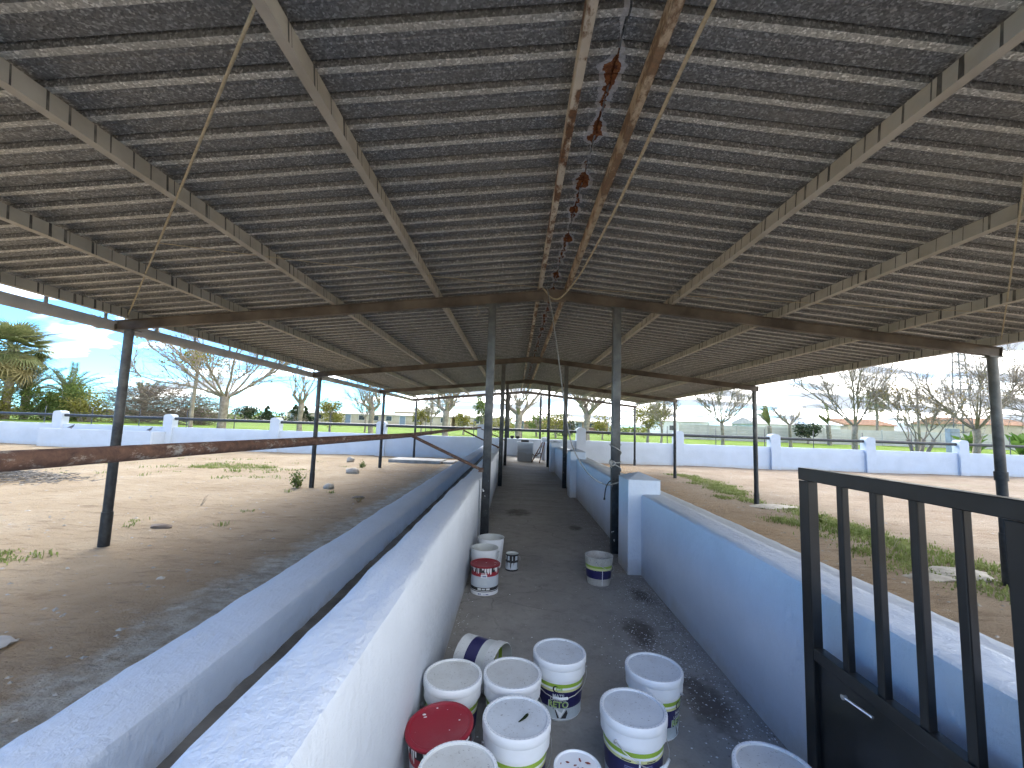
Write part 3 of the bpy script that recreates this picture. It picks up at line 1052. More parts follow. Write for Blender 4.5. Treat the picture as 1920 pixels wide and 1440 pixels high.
for z in (0.25, 1.15):
    MB().tube([(0.015, 1.012, z - 0.05), (0.015, 1.012, z + 0.05)], 0.016, 12).build('hinge', M_GATE, gate)
gp = MB().box((1.20, 0.90, 0.0), (1.30, 0.998, 1.55), 0, 0.004)
tag(gp.build('gate_post', M_GATE), 'black square steel post that carries the open gate', 'post')

# ================================================================== ropes, strings, cables
def sag(a, b, s, n=14):
    a, b = Vector(a), Vector(b)
    return [a.lerp(b, k / n) + Vector((0, 0, -s * 4 * (k / n) * (1 - k / n))) for k in range(n + 1)]


def smooth_path(pts, n=6):
    pts = [Vector(p) for p in pts]
    out = []
    for i in range(len(pts) - 1):
        p0, p1, p2, p3 = pts[max(0, i - 1)], pts[i], pts[i + 1], pts[min(len(pts) - 1, i + 2)]
        for k in range(n):
            t = k / n
            out.append(0.5 * ((2 * p1) + (p2 - p0) * t + (2 * p0 - 5 * p1 + 4 * p2 - p3) * t * t + (3 * p1 - p0 - 3 * p2 + p3) * t ** 3))
    out.append(pts[-1])
    return out


def cord(name, pts, r, mat, label, cat, n=6):
    return tag(MB().tube(pts, r, n).build(name, mat, smooth=True), label, cat)


cord('rope', sag((-4.97, 5.30, 2.735), (-0.99, 1.44, 3.115), 0.02), 0.0075, M_ROPE, 'pale rope slanting across the left roof slope to the front left post', 'rope')
cord('rope', sag((6.02, 5.30, 2.735), (2.02, 1.55, 3.07), 0.02), 0.006, M_ROPE, 'thin pale rope slanting down the right roof slope to the front right post', 'rope')
cord('string', sag((0.25, 5.31, 3.262), (-3.02, 3.41, 2.915), 0.015), 0.0035, M_ROPE, 'thin string from the ridge to the left slanting rope', 'string')
cord('string', sag((0.60, 5.31, 3.262), (4.95, 4.30, 2.80), 0.015), 0.0035, M_ROPE, 'thin string from the ridge across the right roof slope', 'string')
cord('rope', smooth_path([(0.745, 1.16, 3.21), (0.735, 1.8, 3.205), (0.73, 3.2, 3.205), (0.68, 4.5, 3.20), (0.60, 5.1, 3.17), (0.50, 5.28, 3.11), (0.40, 5.30, 3.13), (0.33, 5.31, 3.22), (0.29, 5.33, 3.262)]), 0.011, M_ROPE, 'doubled rope running along the ridge and looping over the first rafter', 'rope')
cord('rope', smooth_path([(0.33, 5.31, 3.262), (0.36, 5.28, 3.20), (0.425, 5.26, 2.88), (0.525, 5.24, 2.25), (0.615, 5.22, 1.64), (0.71, 5.22, 1.25), (0.90, 5.24, 0.95), (1.10, 5.28, 0.825), (1.22, 5.312, 0.83), (1.31, 5.33, 0.86)]), 0.0075, M_ROPE_D, 'grey rope hanging from the ridge in a slack curve to the right inner post', 'rope')
knot = thing('tied_rope', 'grey rope knotted round the right inner post above its pier', 'rope', (1.255, 5.37, 0))
loop = []
for k in range(61):
    t = k / 60 * 3.2 * 2 * math.pi
    loop.append((0.068 * math.cos(t) * 1.0, 0.062 * math.sin(t), 1.30 - 0.33 * k / 60 + 0.05 * math.sin(t * 0.5)))
MB().tube(loop, 0.008, 6).build('coil', M_ROPE_D, knot, smooth=True)
MB().tube(smooth_path([(-0.05, -0.062, 1.11), (-0.09, -0.08, 1.09), (-0.06, -0.085, 1.05), (-0.02, -0.068, 1.08), (-0.06, -0.07, 1.10), (-0.075, -0.075, 1.02)]), 0.012, 6).build('knot', M_ROPE_D, knot, smooth=True)
MB().tube(smooth_path([(-0.01, -0.075, 0.88), (-0.09, -0.09, 0.86), (-0.135, -0.095, 0.78), (-0.15, -0.095, 0.66)]), 0.007, 6).tube([(-0.15, -0.095, 0.665), (-0.152, -0.095, 0.64)], 0.012, 6).build('loose_end', M_CABLE, knot, smooth=True)
tw = MB().tube(smooth_path([(-0.52, 5.32, 3.0), (-0.53, 5.31, 2.95), (-0.50, 5.31, 2.92), (-0.54, 5.31, 2.86)]), 0.004, 5)
tag(tw.build('twine', M_ROPE, smooth=True), 'frayed bit of twine dangling from the first rafter beside the left inner post', 'twine')

# ================================================================== paint buckets
def mat_plastic(name, c, dirt=(0.33, 0.31, 0.29), amount=0.5, scale=26.0, rough=0.4, thr=0.60):
    m = NT(name)
    base = m.mix(m.math('MULTIPLY', m.ramp(m.noise(7.0, 5, 0.65), (0.45, 0.0), (0.75, 1.0)), amount), c, tuple(a * 0.45 + b * 0.55 for a, b in zip(c, dirt)))
    sp = m.ramp(m.noise(scale * 4, 4, 0.7), (thr + 0.08, 0.0), (thr + 0.14, 1.0))
    base = m.mix(m.math('MULTIPLY', sp, amount), base, tuple(x * 0.35 for x in dirt))
    m.bump(m.noise(70, 3), 0.12, 0.002)
    return m.done(base, rough, 0.0, 0.45)


P_WHITE = mat_plastic('bucket_white', (0.76, 0.79, 0.82), amount=0.18)
P_LID = mat_plastic('bucket_lid_white', (0.60, 0.65, 0.70), dirt=(0.36, 0.37, 0.38), amount=0.75, thr=0.53)
P_LID2 = mat_plastic('bucket_lid_dusty', (0.58, 0.60, 0.60), dirt=(0.36, 0.34, 0.31), amount=0.75, thr=0.53)
P_GRIME = mat_plastic('bucket_grimy', (0.46, 0.45, 0.41), dirt=(0.2, 0.18, 0.15), amount=0.9, thr=0.52)
P_NAVY = mat_plastic('label_navy', (0.016, 0.016, 0.085), dirt=(0.2, 0.2, 0.25), amount=0.12)
P_LIME = mat_plastic('label_lime', (0.27, 0.42, 0.045), amount=0.12)
P_PALE = mat_plastic('label_pale_yellow', (0.62, 0.64, 0.30), amount=0.12)
P_PHOTO = mat_plastic('label_photo_grey', (0.47, 0.54, 0.58), dirt=(0.05, 0.05, 0.06), amount=0.75, scale=10)
P_RED = mat_plastic('lid_red', (0.27, 0.012, 0.028), dirt=(0.36, 0.22, 0.22), amount=0.4)
P_REDBAND = mat_plastic('label_red', (0.30, 0.015, 0.03), amount=0.15)
P_BLACK = mat_plastic('label_black', (0.012, 0.013, 0.017), dirt=(0.6, 0.6, 0.6), amount=0.12)
P_TINGREY = mat_plastic('label_silver', (0.50, 0.56, 0.62), amount=0.2)
P_INSIDE = mat_plastic('bucket_inside', (0.50, 0.53, 0.52), amount=0.5)
P_PAINT = simple('dried_white_paint', (0.72, 0.74, 0.75), (0.80, 0.81, 0.82), 20, 0.5)
P_REDPAINT = simple('dried_red_paint', (0.16, 0.03, 0.015), (0.28, 0.05, 0.03), 30, 0.5)
P_TEXT_W = simple('print_pale', (0.60, 0.64, 0.64), (0.66, 0.70, 0.70), 20, 0.5)
P_TEXT_G = simple('print_lime', (0.30, 0.46, 0.12), (0.34, 0.50, 0.14), 20, 0.5)
P_TEXT_B = simple('print_blue_grey', (0.16, 0.18, 0.34), (0.2, 0.22, 0.4), 20, 0.5)
P_WIRE = simple('bucket_wire', (0.42, 0.42, 0.42), (0.55, 0.55, 0.55), 20, 0.35, 0.8)


def text_geo(s, size, wide=1.0):
    cu = bpy.data.curves.new('print', 'FONT')
    cu.body = s
    cu.size = size
    cu.align_x = 'CENTER'
    cu.resolution_u = 3
    cu.offset = size * 0.022
    ob = bpy.data.objects.new('print', cu)
    COL.objects.link(ob)
    dg = bpy.context.evaluated_depsgraph_get()
    me = bpy.data.meshes.new_from_object(ob.evaluated_get(dg))
    vs_ = [(v.co.x * wide, v.co.y) for v in me.vertices]
    fs_ = [tuple(p.vertices) for p in me.polygons]
    bpy.data.objects.remove(ob)
    bpy.data.curves.remove(cu)
    bpy.data.meshes.remove(me)
    return vs_, fs_


def wrap(mb, vs_, fs_, rfun, z0, ang, off, mi=0):
    """bend flat print round a bucket; ang is the direction it faces"""
    out = []
    for x, y in vs_:
        r = rfun(z0 + y) + off
        a = ang + x / r
        out.append((r * math.cos(a), r * math.sin(a), z0 + y))
    mb.add(out, fs_, mi)


def rects(lst):
    vs_, fs_ = [], []
    for (x0, y0, x1, y1) in lst:
        n = max(1, int(abs(x1 - x0) / 0.008))
        o = len(vs_)
        for k in range(n + 1):
            x = x0 + (x1 - x0) * k / n
            vs_ += [(x, y0), (x, y1)]
        for k in range(n):
            a = o + 2 * k
            fs_.append((a, a + 2, a + 3, a + 1))
    return vs_, fs_


TXT = {'MATE': text_geo('MATE', 0.021, 1.15), 'LAVABLE': text_geo('LAVABLE', 0.020, 1.05), 'RETO': text_geo('RETO', 0.040, 1.02)}
BR0, BR1, BH = 0.116, 0.131, 0.225


def rbody(z):
    return BR0 + (BR1 - BR0) * z / BH


def bucket_meshes():
    # body: bottom rim, photo strip, navy, pale yellow, white line, lime, then the white collar
    zs = [(0.0, 0), (0.012, 0), (0.014, 1), (0.068, 2), (0.146, 3), (0.158, 0), (0.168, 4), (0.186, 0), (0.200, 0)]
    prof = [(rbody(0) - 0.006, 0.0)] + [(rbody(z) + (0.0012 if z < 0.013 else 0), z) for z, _ in zs[1:]]
    mis = [m for _, m in zs[:-1]]
    prof += [(0.139, 0.205), (0.1405, 0.252)]
    mis += [0, 0]
    body = MB().lathe(prof, 40, mis).mesh('bucket_body', [P_WHITE, P_PHOTO, P_NAVY, P_PALE, P_LIME], 35)
    lid_prof = [(0.1415, 0.2525), (0.1435, 0.256), (0.1435, 0.282), (0.1405, 0.289), (0.132, 0.290), (0.1285, 0.2885), (0.1265, 0.2830), (0.001, 0.2822)]
    lids = []
    for mt in (P_LID, P_LID2):
        lids.append(MB().lathe(lid_prof, 48, [0, 0, 0, 0, 0, 1, 1]).mesh('lid', [P_WHITE, mt], 35))
    marks = MB()
    for k in range(46):
        a = 2 * math.pi * k / 46
        for q in ((0.1345, 0.1380),):
            marks.add([(r * math.cos(a + t), r * math.sin(a + t), 0.2906) for r, t in ((q[0], -0.022), (q[1], -0.022), (q[1], 0.022), (q[0], 0.022))], [(0, 1, 2, 3)])
    marks = marks.mesh('rim_marks', P_TINGREY)
    return body, lids, marks


B_BODY, B_LIDS, B_MARKS = bucket_meshes()


def handle_mesh(drop):
    """wire bail folded down on the side -Y, plastic grip in the middle"""
    pts = [(0.1425, 0.0, 0.215)]
    for k in range(1, 12):
        t = math.pi * k / 12
        pts.append((0.148 * math.cos(t), -0.150 * math.sin(t), 0.215 - drop * math.sin(t)))
    pts.append((-0.1425, 0.0, 0.215))
    w = MB().tube(pts, 0.0021, 6).tube([(0.138, 0, 0.215), (0.150, 0, 0.215)], 0.006, 8).tube([(-0.138, 0, 0.215), (-0.150, 0, 0.215)], 0.006, 8)
    g = MB().tube([pts[5], pts[6], pts[7]], 0.0065, 8)
    return w.mesh('handle', P_WIRE, True), g.mesh('grip', P_WHITE, True)


H_LOW = handle_mesh(0.085)


def front_print():
    w = MB()
    vs_, fs_ = TXT['MATE']
    wrap(w, vs_, fs_, rbody, 0.1225, -math.pi / 2, 0.0012)
    vs_, fs_ = TXT['LAVABLE']
    wrap(w, vs_, fs_, rbody, 0.1045, -math.pi / 2, 0.0012)
    g = MB()
    vs_, fs_ = TXT['RETO']
    wrap(w, [(x * 1.06, y * 1.10 - 0.0015) for x, y in vs_], fs_, rbody, 0.0720, -math.pi / 2, 0.0009)
    wrap(g, [(x, y) for x, y in vs_], fs_, rbody, 0.0722, -math.pi / 2, 0.0016)
    k = MB()
    cv, cf = [], []
    n = 20
    for i in range(n + 1):
        a = 0.55 + (2 * math.pi - 1.1) * i / n
        th = 0.0075 * math.sin(math.pi * i / n) + 0.0006
        cv += [(-0.014 + 0.0165 * math.cos(a), 0.0165 * math.sin(a)), (-0.014 + (0.0165 - th) * math.cos(a), (0.0165 - th) * math.sin(a))]
        if i:
            b = 2 * i
            cf.append((b - 2, b, b + 1, b - 1))
    wrap(k, cv, cf, rbody, 0.162, -math.pi / 2, 0.0022)
    wrap(g, *rects([(-0.012, -0.007, 0.020, 0.007)]), rbody, 0.162, -math.pi / 2, 0.0016)
    wrap(w, *rects([(-0.008, -0.004, -0.003, 0.004), (-0.001, -0.004, 0.003, 0.004), (0.005, -0.003, 0.009, 0.004), (0.011, -0.004, 0.0135, 0.005)]), rbody, 0.162, -math.pi / 2, 0.0024)
    pic = MB()
    wrap(pic, [(-0.012, 0.048), (0.038, 0.050), (0.010, 0.006)], [(0, 2, 1)], rbody, 0.014, -math.pi / 2, 0.0014)
    wrap(k, [(0.043, 0.047), (0.050, 0.030), (0.040, 0.004), (0.013, 0.004)], [(0, 3, 2, 1)], rbody, 0.014, -math.pi / 2, 0.0012)
    wrap(k, [(-0.018, 0.046), (-0.012, 0.044), (0.005, 0.006), (-0.004, 0.005)], [(0, 3, 2, 1)], rbody, 0.014, -math.pi / 2, 0.0012)
    return (w.mesh('label_print', P_TEXT_W), g.mesh('label_print', P_TEXT_G), k.mesh('label_print', P_BLACK), pic.mesh('label_picture', P_WHITE))


def back_print():
    w = MB()
    rr = random.Random(3)
    lst = []
    for col in (-0.062, 0.012):
        for i in range(9):
            if rr.random() < 0.18:
                continue
            lst.append((col, 0.012 + i * 0.0068, col + rr.uniform(0.028, 0.048), 0.0152 + i * 0.0068))
    wrap(w, *rects(lst), rbody, 0.068, -math.pi / 2, 0.0012)
    v = MB()
    wrap(v, *rects([(-0.0035, -0.05, 0.0035, 0.100)]), rbody, 0.064, -math.pi / 2, 0.0016)
    k = MB()
    wrap(k, *rects([(-0.075, 0.002, -0.035, 0.006), (0.03, 0.002, 0.072, 0.006)]), rbody, 0.148, -math.pi / 2, 0.0012)
    wrap(k, *rects([(-0.05, 0.018, -0.04, 0.026), (0.02, 0.018, 0.028, 0.026), (0.02, 0.004, 0.028, 0.012)]), rbody, 0.02, -math.pi / 2, 0.0012)
    return (w.mesh('label_print', P_TEXT_B), v.mesh('label_print', P_WHITE), k.mesh('label_print', P_BLACK))


PR_FRONT, PR_BACK = front_print(), back_print()


def bucket(x, y, label, face=0.0, lid=0, prints='front', handle=0.0, h=1.0, tilt=(0, 0), name='paint_bucket', s=1.0, group='white paint buckets on the alley floor'):
    t = thing(name, label, 'bucket', (x, y, 0.001), group)
    t.scale = (s, s, h)
    t.rotation_euler = (tilt[0], tilt[1], face)
    link('bucket_body', B_BODY, t)
    if lid is not None:
        l = link('lid', B_LIDS[lid], t)
        link('rim_marks', B_MARKS, l)
    for me in (PR_FRONT if prints == 'front' else PR_BACK):
        link(me.name.split('.')[0], me, t)
    if handle is not None:
        hd = link('handle', H_LOW[0], t)
        hd.rotation_euler = (0, 0, handle - face)
        link('grip', H_LOW[1], hd)
    return t


b_d = bucket(0.280, 2.455, 'white paint bucket with the fully visible front label, farthest of the near group', face=-0.12, handle=-0.05)
b_c = bucket(0.026, 2.235, 'white lidded paint bucket between the lying bucket and the one with a leaf', face=1.9, lid=1, prints='back', handle=1.2)
b_b = bucket(-0.262, 2.20, 'white lidded paint bucket with stained dusty lid against the left wall', face=2.6, lid=1, prints='back', handle=-2.2, s=0.985)
b_f = bucket(0.046, 1.915, 'white paint bucket with a dead leaf on its speckled lid', face=-1.9, lid=0, prints='back', handle=0.35)
b_g = bucket(-0.162, 1.625, 'white paint bucket with pale lid cut by the bottom edge, before the red lid', face=1.2, lid=1, prints='back', handle=2.5)
b_i = bucket(0.752, 2.335, 'rear one of the two white paint buckets to the right of the group', face=0.85, lid=0, prints='front', handle=2.4)
b_j = bucket(0.556, 2.005, 'front one of the two right-hand paint buckets, wire handle hanging down its label', face=-0.05, lid=0, prints='back', handle=0.8)
b_k = bucket(0.985, 1.685, 'white paint bucket in the bottom right beside the gate', face=0.4, lid=1, prints='back', handle=2.0)
leaf = MB().tube(smooth_path([(0.02, -0.06, 0.2835), (0.045, -0.045, 0.2855), (0.06, -0.02, 0.2865), (0.062, -0.005, 0.284)]), [0.003] + [0.0045] * 17 + [0.002], 5) if False else MB()
lp = smooth_path([(0.0, 0.0, 0.0), (0.022, 0.014, 0.006), (0.038, 0.036, 0.008), (0.040, 0.052, 0.002)], 5)
for i in range(len(lp) - 1):
    w0, w1 = 0.006 * math.sin(math.pi * i / (len(lp) - 1)) + 0.0006, 0.006 * math.sin(math.pi * (i + 1) / (len(lp) - 1)) + 0.0006
    d = (lp[i + 1] - lp[i]).normalized().cross(Vector((0, 0, 1)))
    leaf.add([lp[i] - d * w0, lp[i] + d * w0, lp[i + 1] + d * w1, lp[i + 1] - d * w1], [(0, 1, 2, 3)])
    leaf.add([lp[i] - d * w0 + Vector((0, 0, -.002)), lp[i] + d * w0 + Vector((0, 0, -.002)), lp[i + 1] + d * w1 + Vector((0, 0, -.002)), lp[i + 1] - d * w1 + Vector((0, 0, -.002))], [(3, 2, 1, 0)])
lo = leaf.build('dead_leaf', L_DARK)
lo.location = (0.052, 1.885, 0.287)
tag(lo, 'curled dark dead leaf lying on a bucket lid', 'leaf')
# bucket lying on its side behind
ly = thing('paint_bucket', 'dirty open paint bucket lying on its side behind the group', 'bucket', (-0.262, 2.66, 0.142), 'white paint buckets on the alley floor')
ly.rotation_euler = (0.0, R(93), R(-27))
ob_body = MB().lathe([(0.110, 0.0), (rbody(0.012), 0.0), (rbody(0.014), 0.014), (rbody(0.068), 0.068), (rbody(0.146), 0.146), (rbody(0.158), 0.158), (rbody(0.168), 0.168), (rbody(0.19), 0.19), (0.137, 0.205), (0.139, 0.250), (0.1345, 0.252), (0.131, 0.2), (0.112, 0.004), (0.001, 0.004)], 36, [0, 0, 1, 2, 3, 0, 4, 0, 0, 0, 5, 5, 5], close_top=True)
link('bucket_body', ob_body.mesh('bucket_body', [P_LID2, P_LID2, P_NAVY, P_PALE, P_LIME, P_INSIDE], 35), ly)
hd = link('handle', H_LOW[0], ly)
hd.rotation_euler = (0, 0, 2.0)


def open_bucket(x, y, label, r0, r1, h, mats, bands, group, handle=None):
    t = thing('paint_bucket', label, 'bucket', (x, y, 0.001), group)
    prof, mis = [(r0 - 0.004, 0.0)], []
    for z, m_ in bands:
        prof.append((r0 + (r1 - r0) * z / h, z))
        mis.append(m_)
    prof += [(r1 + 0.004, h), (r1 - 0.003, h + 0.001), (r1 - 0.006, h - 0.01), (r0, h * 0.32), (0.001, h * 0.30)]
    mis += [0, 0, len(mats) - 1, len(mats) - 1, len(mats) - 1]
    link('bucket_body', MB().lathe(prof, 36, mis).mesh('bucket_body', mats, 35), t)
    if handle is not None:
        hd = link('handle', H_LOW[0], t)
        hd.rotation_euler = (0, 0, handle)
        hd.scale = (r1 / 0.139, r1 / 0.139, h / 0.25)
    return t


open_bucket(-0.264, 4.40, 'open empty white bucket right behind the red-lidded can', 0.118, 0.138, 0.28, [P_WHITE, P_INSIDE], [(0.28, 0)], 'open buckets by the left inner post', handle=0.0)
open_bucket(-0.218, 4.72, 'open white bucket rearmost at the left wall before the inner post', 0.118, 0.140, 0.30, [P_WHITE, P_INSIDE], [(0.30, 0)], 'open buckets by the left inner post')
o_b = open_bucket(0.862, 4.345, 'grimy open paint bucket near the right inner post', 0.112, 0.136, 0.262, [P_GRIME, P_NAVY, P_PALE, P_LIME, P_GRIME], [(0.066, 0), (0.145, 1), (0.166, 2), (0.186, 3), (0.2, 0), (0.262, 0)], 'white paint buckets on the alley floor', handle=1.2)
pb = MB()
wrap(pb, *rects([(-0.0025, 0.0, 0.0025, 0.14)]), lambda z: 0.112 + 0.024 * z / 0.262, 0.01, -math.pi / 2 + 0.1, 0.0014)
link('label_print', pb.mesh('label_print', P_WHITE), o_b)


def drips(mb, rfun, ztop, a0, a1, n, seed, zlo, zhi, mi=0, w=(0.003, 0.009)):
    rr = random.Random(seed)
    for k in range(n):
        a = a0 + (a1 - a0) * rr.random()
        L = rr.uniform(zlo, zhi)
        hw = rr.uniform(*w)
        vs_ = [(-hw, 0), (hw, 0), (hw * 0.8, -L * 0.8), (0, -L), (-hw * 0.8, -L * 0.8)]
        wrap(mb, vs_, [(0, 4, 3, 2, 1)], rfun, ztop, a, 0.0016, mi)


def red_can(x, y, label, h, r, tilt, seed):
    t = thing('paint_can', label, 'paint can', (x, y, 0.001), 'paint cans with red lids')
    t.rotation_euler = (tilt[0], tilt[1], 0)
    f = h / 0.24
    zs = [(0.0, 0), (0.026, 0), (0.030, 3), (0.036, 0), (0.040, 3), (0.066, 1), (0.082, 4), (0.140, 4), (0.156, 2), (0.180, 2), (0.190, 3), (0.226, 3)]
    prof = [(r, z * f) for z, _ in zs]
    link('can_body', MB().lathe(prof, 40, [m_ for _, m_ in zs[:-1]]).mesh('can_body', [P_WHITE, P_TINGREY, P_REDBAND, P_BLACK, P_TINGREY], 35), t)
    lp_ = [(r + 0.003, 0.2265 * f), (r + 0.012, 0.229 * f), (r + 0.013, 0.237 * f), (r + 0.008, 0.2405 * f), (r - 0.004, 0.2405 * f), (r - 0.008, 0.237 * f), (r - 0.010, 0.2365 * f), (0.001, 0.2365 * f)]
    link('lid', MB().lathe(lp_, 48).mesh('lid', P_RED, 35), t)
    d = MB()
    drips(d, lambda z: r, 0.226 * f, -2.9, -0.3, 26, seed, 0.01, 0.06 * f)
    wrap(d, *rects([(-0.028, -0.001, 0.028, 0.028), ]), lambda z: r, 0.148 * f, -math.pi / 2, 0.0014)
    wrap(d, *rects([(-0.024, 0.033, 0.026, 0.038)]), lambda z: r, 0.148 * f, -math.pi / 2, 0.0014)
    link('label_print', d.mesh('label_print', P_PAINT), t)
    k = MB()
    wrap(k, *rects([(-0.021, 0.007, -0.017, 0.021), (-0.013, 0.007, 0.021, 0.019)]), lambda z: r, 0.148 * f, -math.pi / 2, 0.0022)
    wrap(k, *rects([(-0.05, 0.004, -0.038, 0.016), (-0.034, 0.004, -0.024, 0.016), (0.0, 0.006, 0.012, 0.009), (0.02, 0.005, 0.046, 0.012)]), lambda z: r, 0.004, -math.pi / 2, 0.0014)
    link('label_print', k.mesh('label_print', P_TEXT_B), t)
    w = MB()
    rr = random.Random(seed + 1)
    wrap(w, *rects([(-0.06, 0.01 + i * 0.007, 0.06 - rr.uniform(0, 0.04), 0.0125 + i * 0.007) for i in range(8)]), lambda z: r, 0.078 * f, -math.pi / 2, 0.0013)
    wrap(w, *rects([(-0.055, -0.008, -0.022, 0.008), (-0.016, -0.006, 0.014, 0.006), (0.022, -0.007, 0.055, 0.008)]), lambda z: r, 0.054 * f, -math.pi / 2, 0.0013)
    link('label_print', w.mesh('label_print', P_TEXT_W), t)
    spl = MB()
    for i in range(8):
        a, q, s_ = rr.uniform(0, 6.28), (rr.random() ** 0.35) * (r - 0.01), 0.0015 + 0.009 * rr.random() ** 2.5
        n = 7
        spl.add([(q * math.cos(a) + s_ * rr.uniform(0.5, 1.2) * math.cos(2 * math.pi * j / n), q * math.sin(a) + s_ * rr.uniform(0.4, 0.9) * math.sin(2 * math.pi * j / n), 0.2375 * f) for j in range(n)], [tuple(range(n))])
    link('paint_splash', spl.mesh('paint_splash', P_PAINT), t)
    return t


red_can(-0.232, 4.035, 'red-lidded paint can with dripped label beside the small black tin', 0.245, 0.124, (0, 0), 4)
red_can(-0.250, 1.905, 'paint can with tilted dark red lid nearest the camera by the left wall', 0.262, 0.128, (R(3), R(-5)), 8)
# small tin, dripped black
tin = thing('paint_tin', 'small open tin with black drips standing alone on the alley floor', 'paint tin', (0.012, 4.63, 0.001))
tr_ = 0.065
link('tin_body', MB().lathe([(tr_, 0), (tr_ + 0.002, 0.003), (tr_, 0.016), (tr_, 0.085), (tr_, 0.108), (tr_, 0.150), (tr_, 0.162), (tr_ + 0.002, 0.166), (tr_ - 0.004, 0.167), (tr_ - 0.006, 0.150), (0.001, 0.148)], 32, [1, 1, 0, 1, 0, 1, 1, 0, 2, 2]).mesh('tin_body', [P_TINGREY, P_BLACK, P_INSIDE], 35), tin)
d = MB()
drips(d, lambda z: tr_, 0.162, -2.6, -0.4, 12, 2, 0.05, 0.15, w=(0.004, 0.008))
link('drip', d.mesh('drip', P_BLACK), tin)
link('handle', MB().tube([(tr_, 0, 0.14), (tr_ + 0.02, -0.01, 0.13), (tr_ + 0.018, -0.02, 0.10)], 0.003, 6).mesh('handle', P_WIRE, True), tin)
# small pot with spattered lid
pot = thing('paint_pot', 'small white paint pot with red spatter on its lid at the bottom edge', 'paint pot', (0.281, 1.775, 0.001))
link('pot_body', MB().lathe([(0.078, 0), (0.085, 0.17), (0.090, 0.175), (0.090, 0.188)], 32).mesh('pot_body', P_WHITE, 35), pot)
lidp = link('lid', MB().lathe([(0.0905, 0.1885), (0.092, 0.192), (0.091, 0.204), (0.085, 0.206), (0.081, 0.200), (0.001, 0.199)], 40).mesh('lid', P_WHITE, 35), pot)
spl = MB()
rr = random.Random(6)
for i in range(17):
    a, q, s_ = rr.uniform(0, 6.28), (rr.random() ** 0.6) * 0.068, rr.uniform(0.003, 0.011)
    n = 8
    ca = rr.uniform(0, 3.14)
    pts = []
    for j in range(n):
        u_, v_ = s_ * rr.uniform(0.6, 1.3) * math.cos(2 * math.pi * j / n), 0.5 * s_ * rr.uniform(0.6, 1.3) * math.sin(2 * math.pi * j / n)
        pts.append((q * math.cos(a) + u_ * math.cos(ca) - v_ * math.sin(ca), q * math.sin(a) + u_ * math.sin(ca) + v_ * math.cos(ca), 0.2003))
    spl.add(pts, [tuple(range(n))])
link('paint_splash', spl.mesh('paint_splash', P_REDPAINT), pot)

# paint chips and litter on the alley floor
fl = MB()
rr = random.Random(21)
for i in range(4200):
    if rr.random() < 0.35:
        cx_, cy_, sx_, sy_ = rr.choice(((1.05, 3.3, 0.16, 0.3), (1.17, 4.0, 0.12, 0.25), (1.15, 2.5, 0.14, 0.4), (0.95, 3.0, 0.14, 0.25)))
        x, y = min(1.33, rr.gauss(cx_, sx_)), rr.gauss(cy_, sy_)
    elif rr.random() < 0.72:
        x, y = 1.34 - abs(rr.gauss(0, 0.16)), 1.2 + rr.random() ** 1.4 * 9
    elif rr.random() < 0.6:
        x, y = -0.40 + abs(rr.gauss(0, 0.07)), 1.0 + rr.random() ** 1.4 * 8
    else:
        x, y = rr.uniform(-0.4, 1.3), rr.uniform(1.2, 9)
    s_ = rr.uniform(0.002, 0.007)
    a = rr.uniform(0, 6.28)
    t = rr.uniform(-0.3, 0.3)
    fl.add([(x + s_ * math.cos(a + q) * rr.uniform(0.6, 1.2), y + s_ * math.sin(a + q) * rr.uniform(0.6, 1.2), 0.0015 + max(0, s_ * t * math.cos(q))) for q in (0, 1.5, 3.0, 4.6)], [(0, 1, 2, 3)], 0 if rr.random() < 0.62 else 1)
stuff(fl.build('paint_chips', [P_PAINT, M_STRAW]), 'white paint chips and litter scattered along the alley wall feet', 'paint chips')

# ================================================================== far end of the alley
cn = thing('counter', 'thin white slab counter across the far end of the alley', 'counter', (0.42, 21.2, 0))
MB().box((-0.95, -0.3, 0.81), (0.86, 0.3, 0.86), 0, 0.006).build('slab', M_WHITE, cn)
MB().box((-0.95, 0.10, 0.0), (0.86, 0.24, 0.808), 0, 0.006).build('back_wall', M_WHITE, cn)
for x in (-0.55, -0.28):
    ps = tag(MB().lathe([(0.05, 0), (0.10, 0.05), (0.11, 0.10), (0.06, 0.13), (0.001, 0.14)], 14).build('dark_pot', M_DARK, smooth=True), 'dark round pot on the far counter, %s one' % ('left' if x < -0.4 else 'right'), 'pot', 'dark pots on the far counter')
    ps.location = (0.42 + x, 21.1, 0.861)
sk = thing('wash_sink', 'pale cement wash sink unit standing at the far end of the alley', 'sink', (0.455, 18.55, 0))
MB().box((-0.32, -0.22, 0.0), (0.32, 0.22, 0.44), 0, 0.01).build('base', M_WHITE_OLD, sk)
MB().box((-0.325, -0.225, 0.45), (0.325, 0.225, 0.72), 0, 0.01).build('basin', M_WHITE_OLD, sk)
MB().box((-0.345, -0.25, 0.722), (0.345, 0.25, 0.80), 0, 0.012).build('rim', M_WHITE, sk)
MB().box((-0.18, 0.02, 0.802), (0.16, 0.20, 0.88), 0, 0.01).build('drain_tray', M_DARK, sk)
fr = thing('iron_frame', 'rusty iron frame leaning against the far right of the alley end', 'frame', (0, 0, 0))
for (a, b) in (((0.73, 17.95, 0.0), (1.22, 18.9, 0.80)), ((1.03, 17.6, 0.0), (1.30, 18.7, 0.80))):
    MB().tube([a, tuple((p + q) / 2 for p, q in zip(a, b)), b], 0.022, 8).build('leg', M_IRON, fr, smooth=True)
MB().tube([(0.95, 18.38, 0.36), (1.14, 18.05, 0.36)], 0.016, 8).build('crossbar', M_IRON, fr, smooth=True)
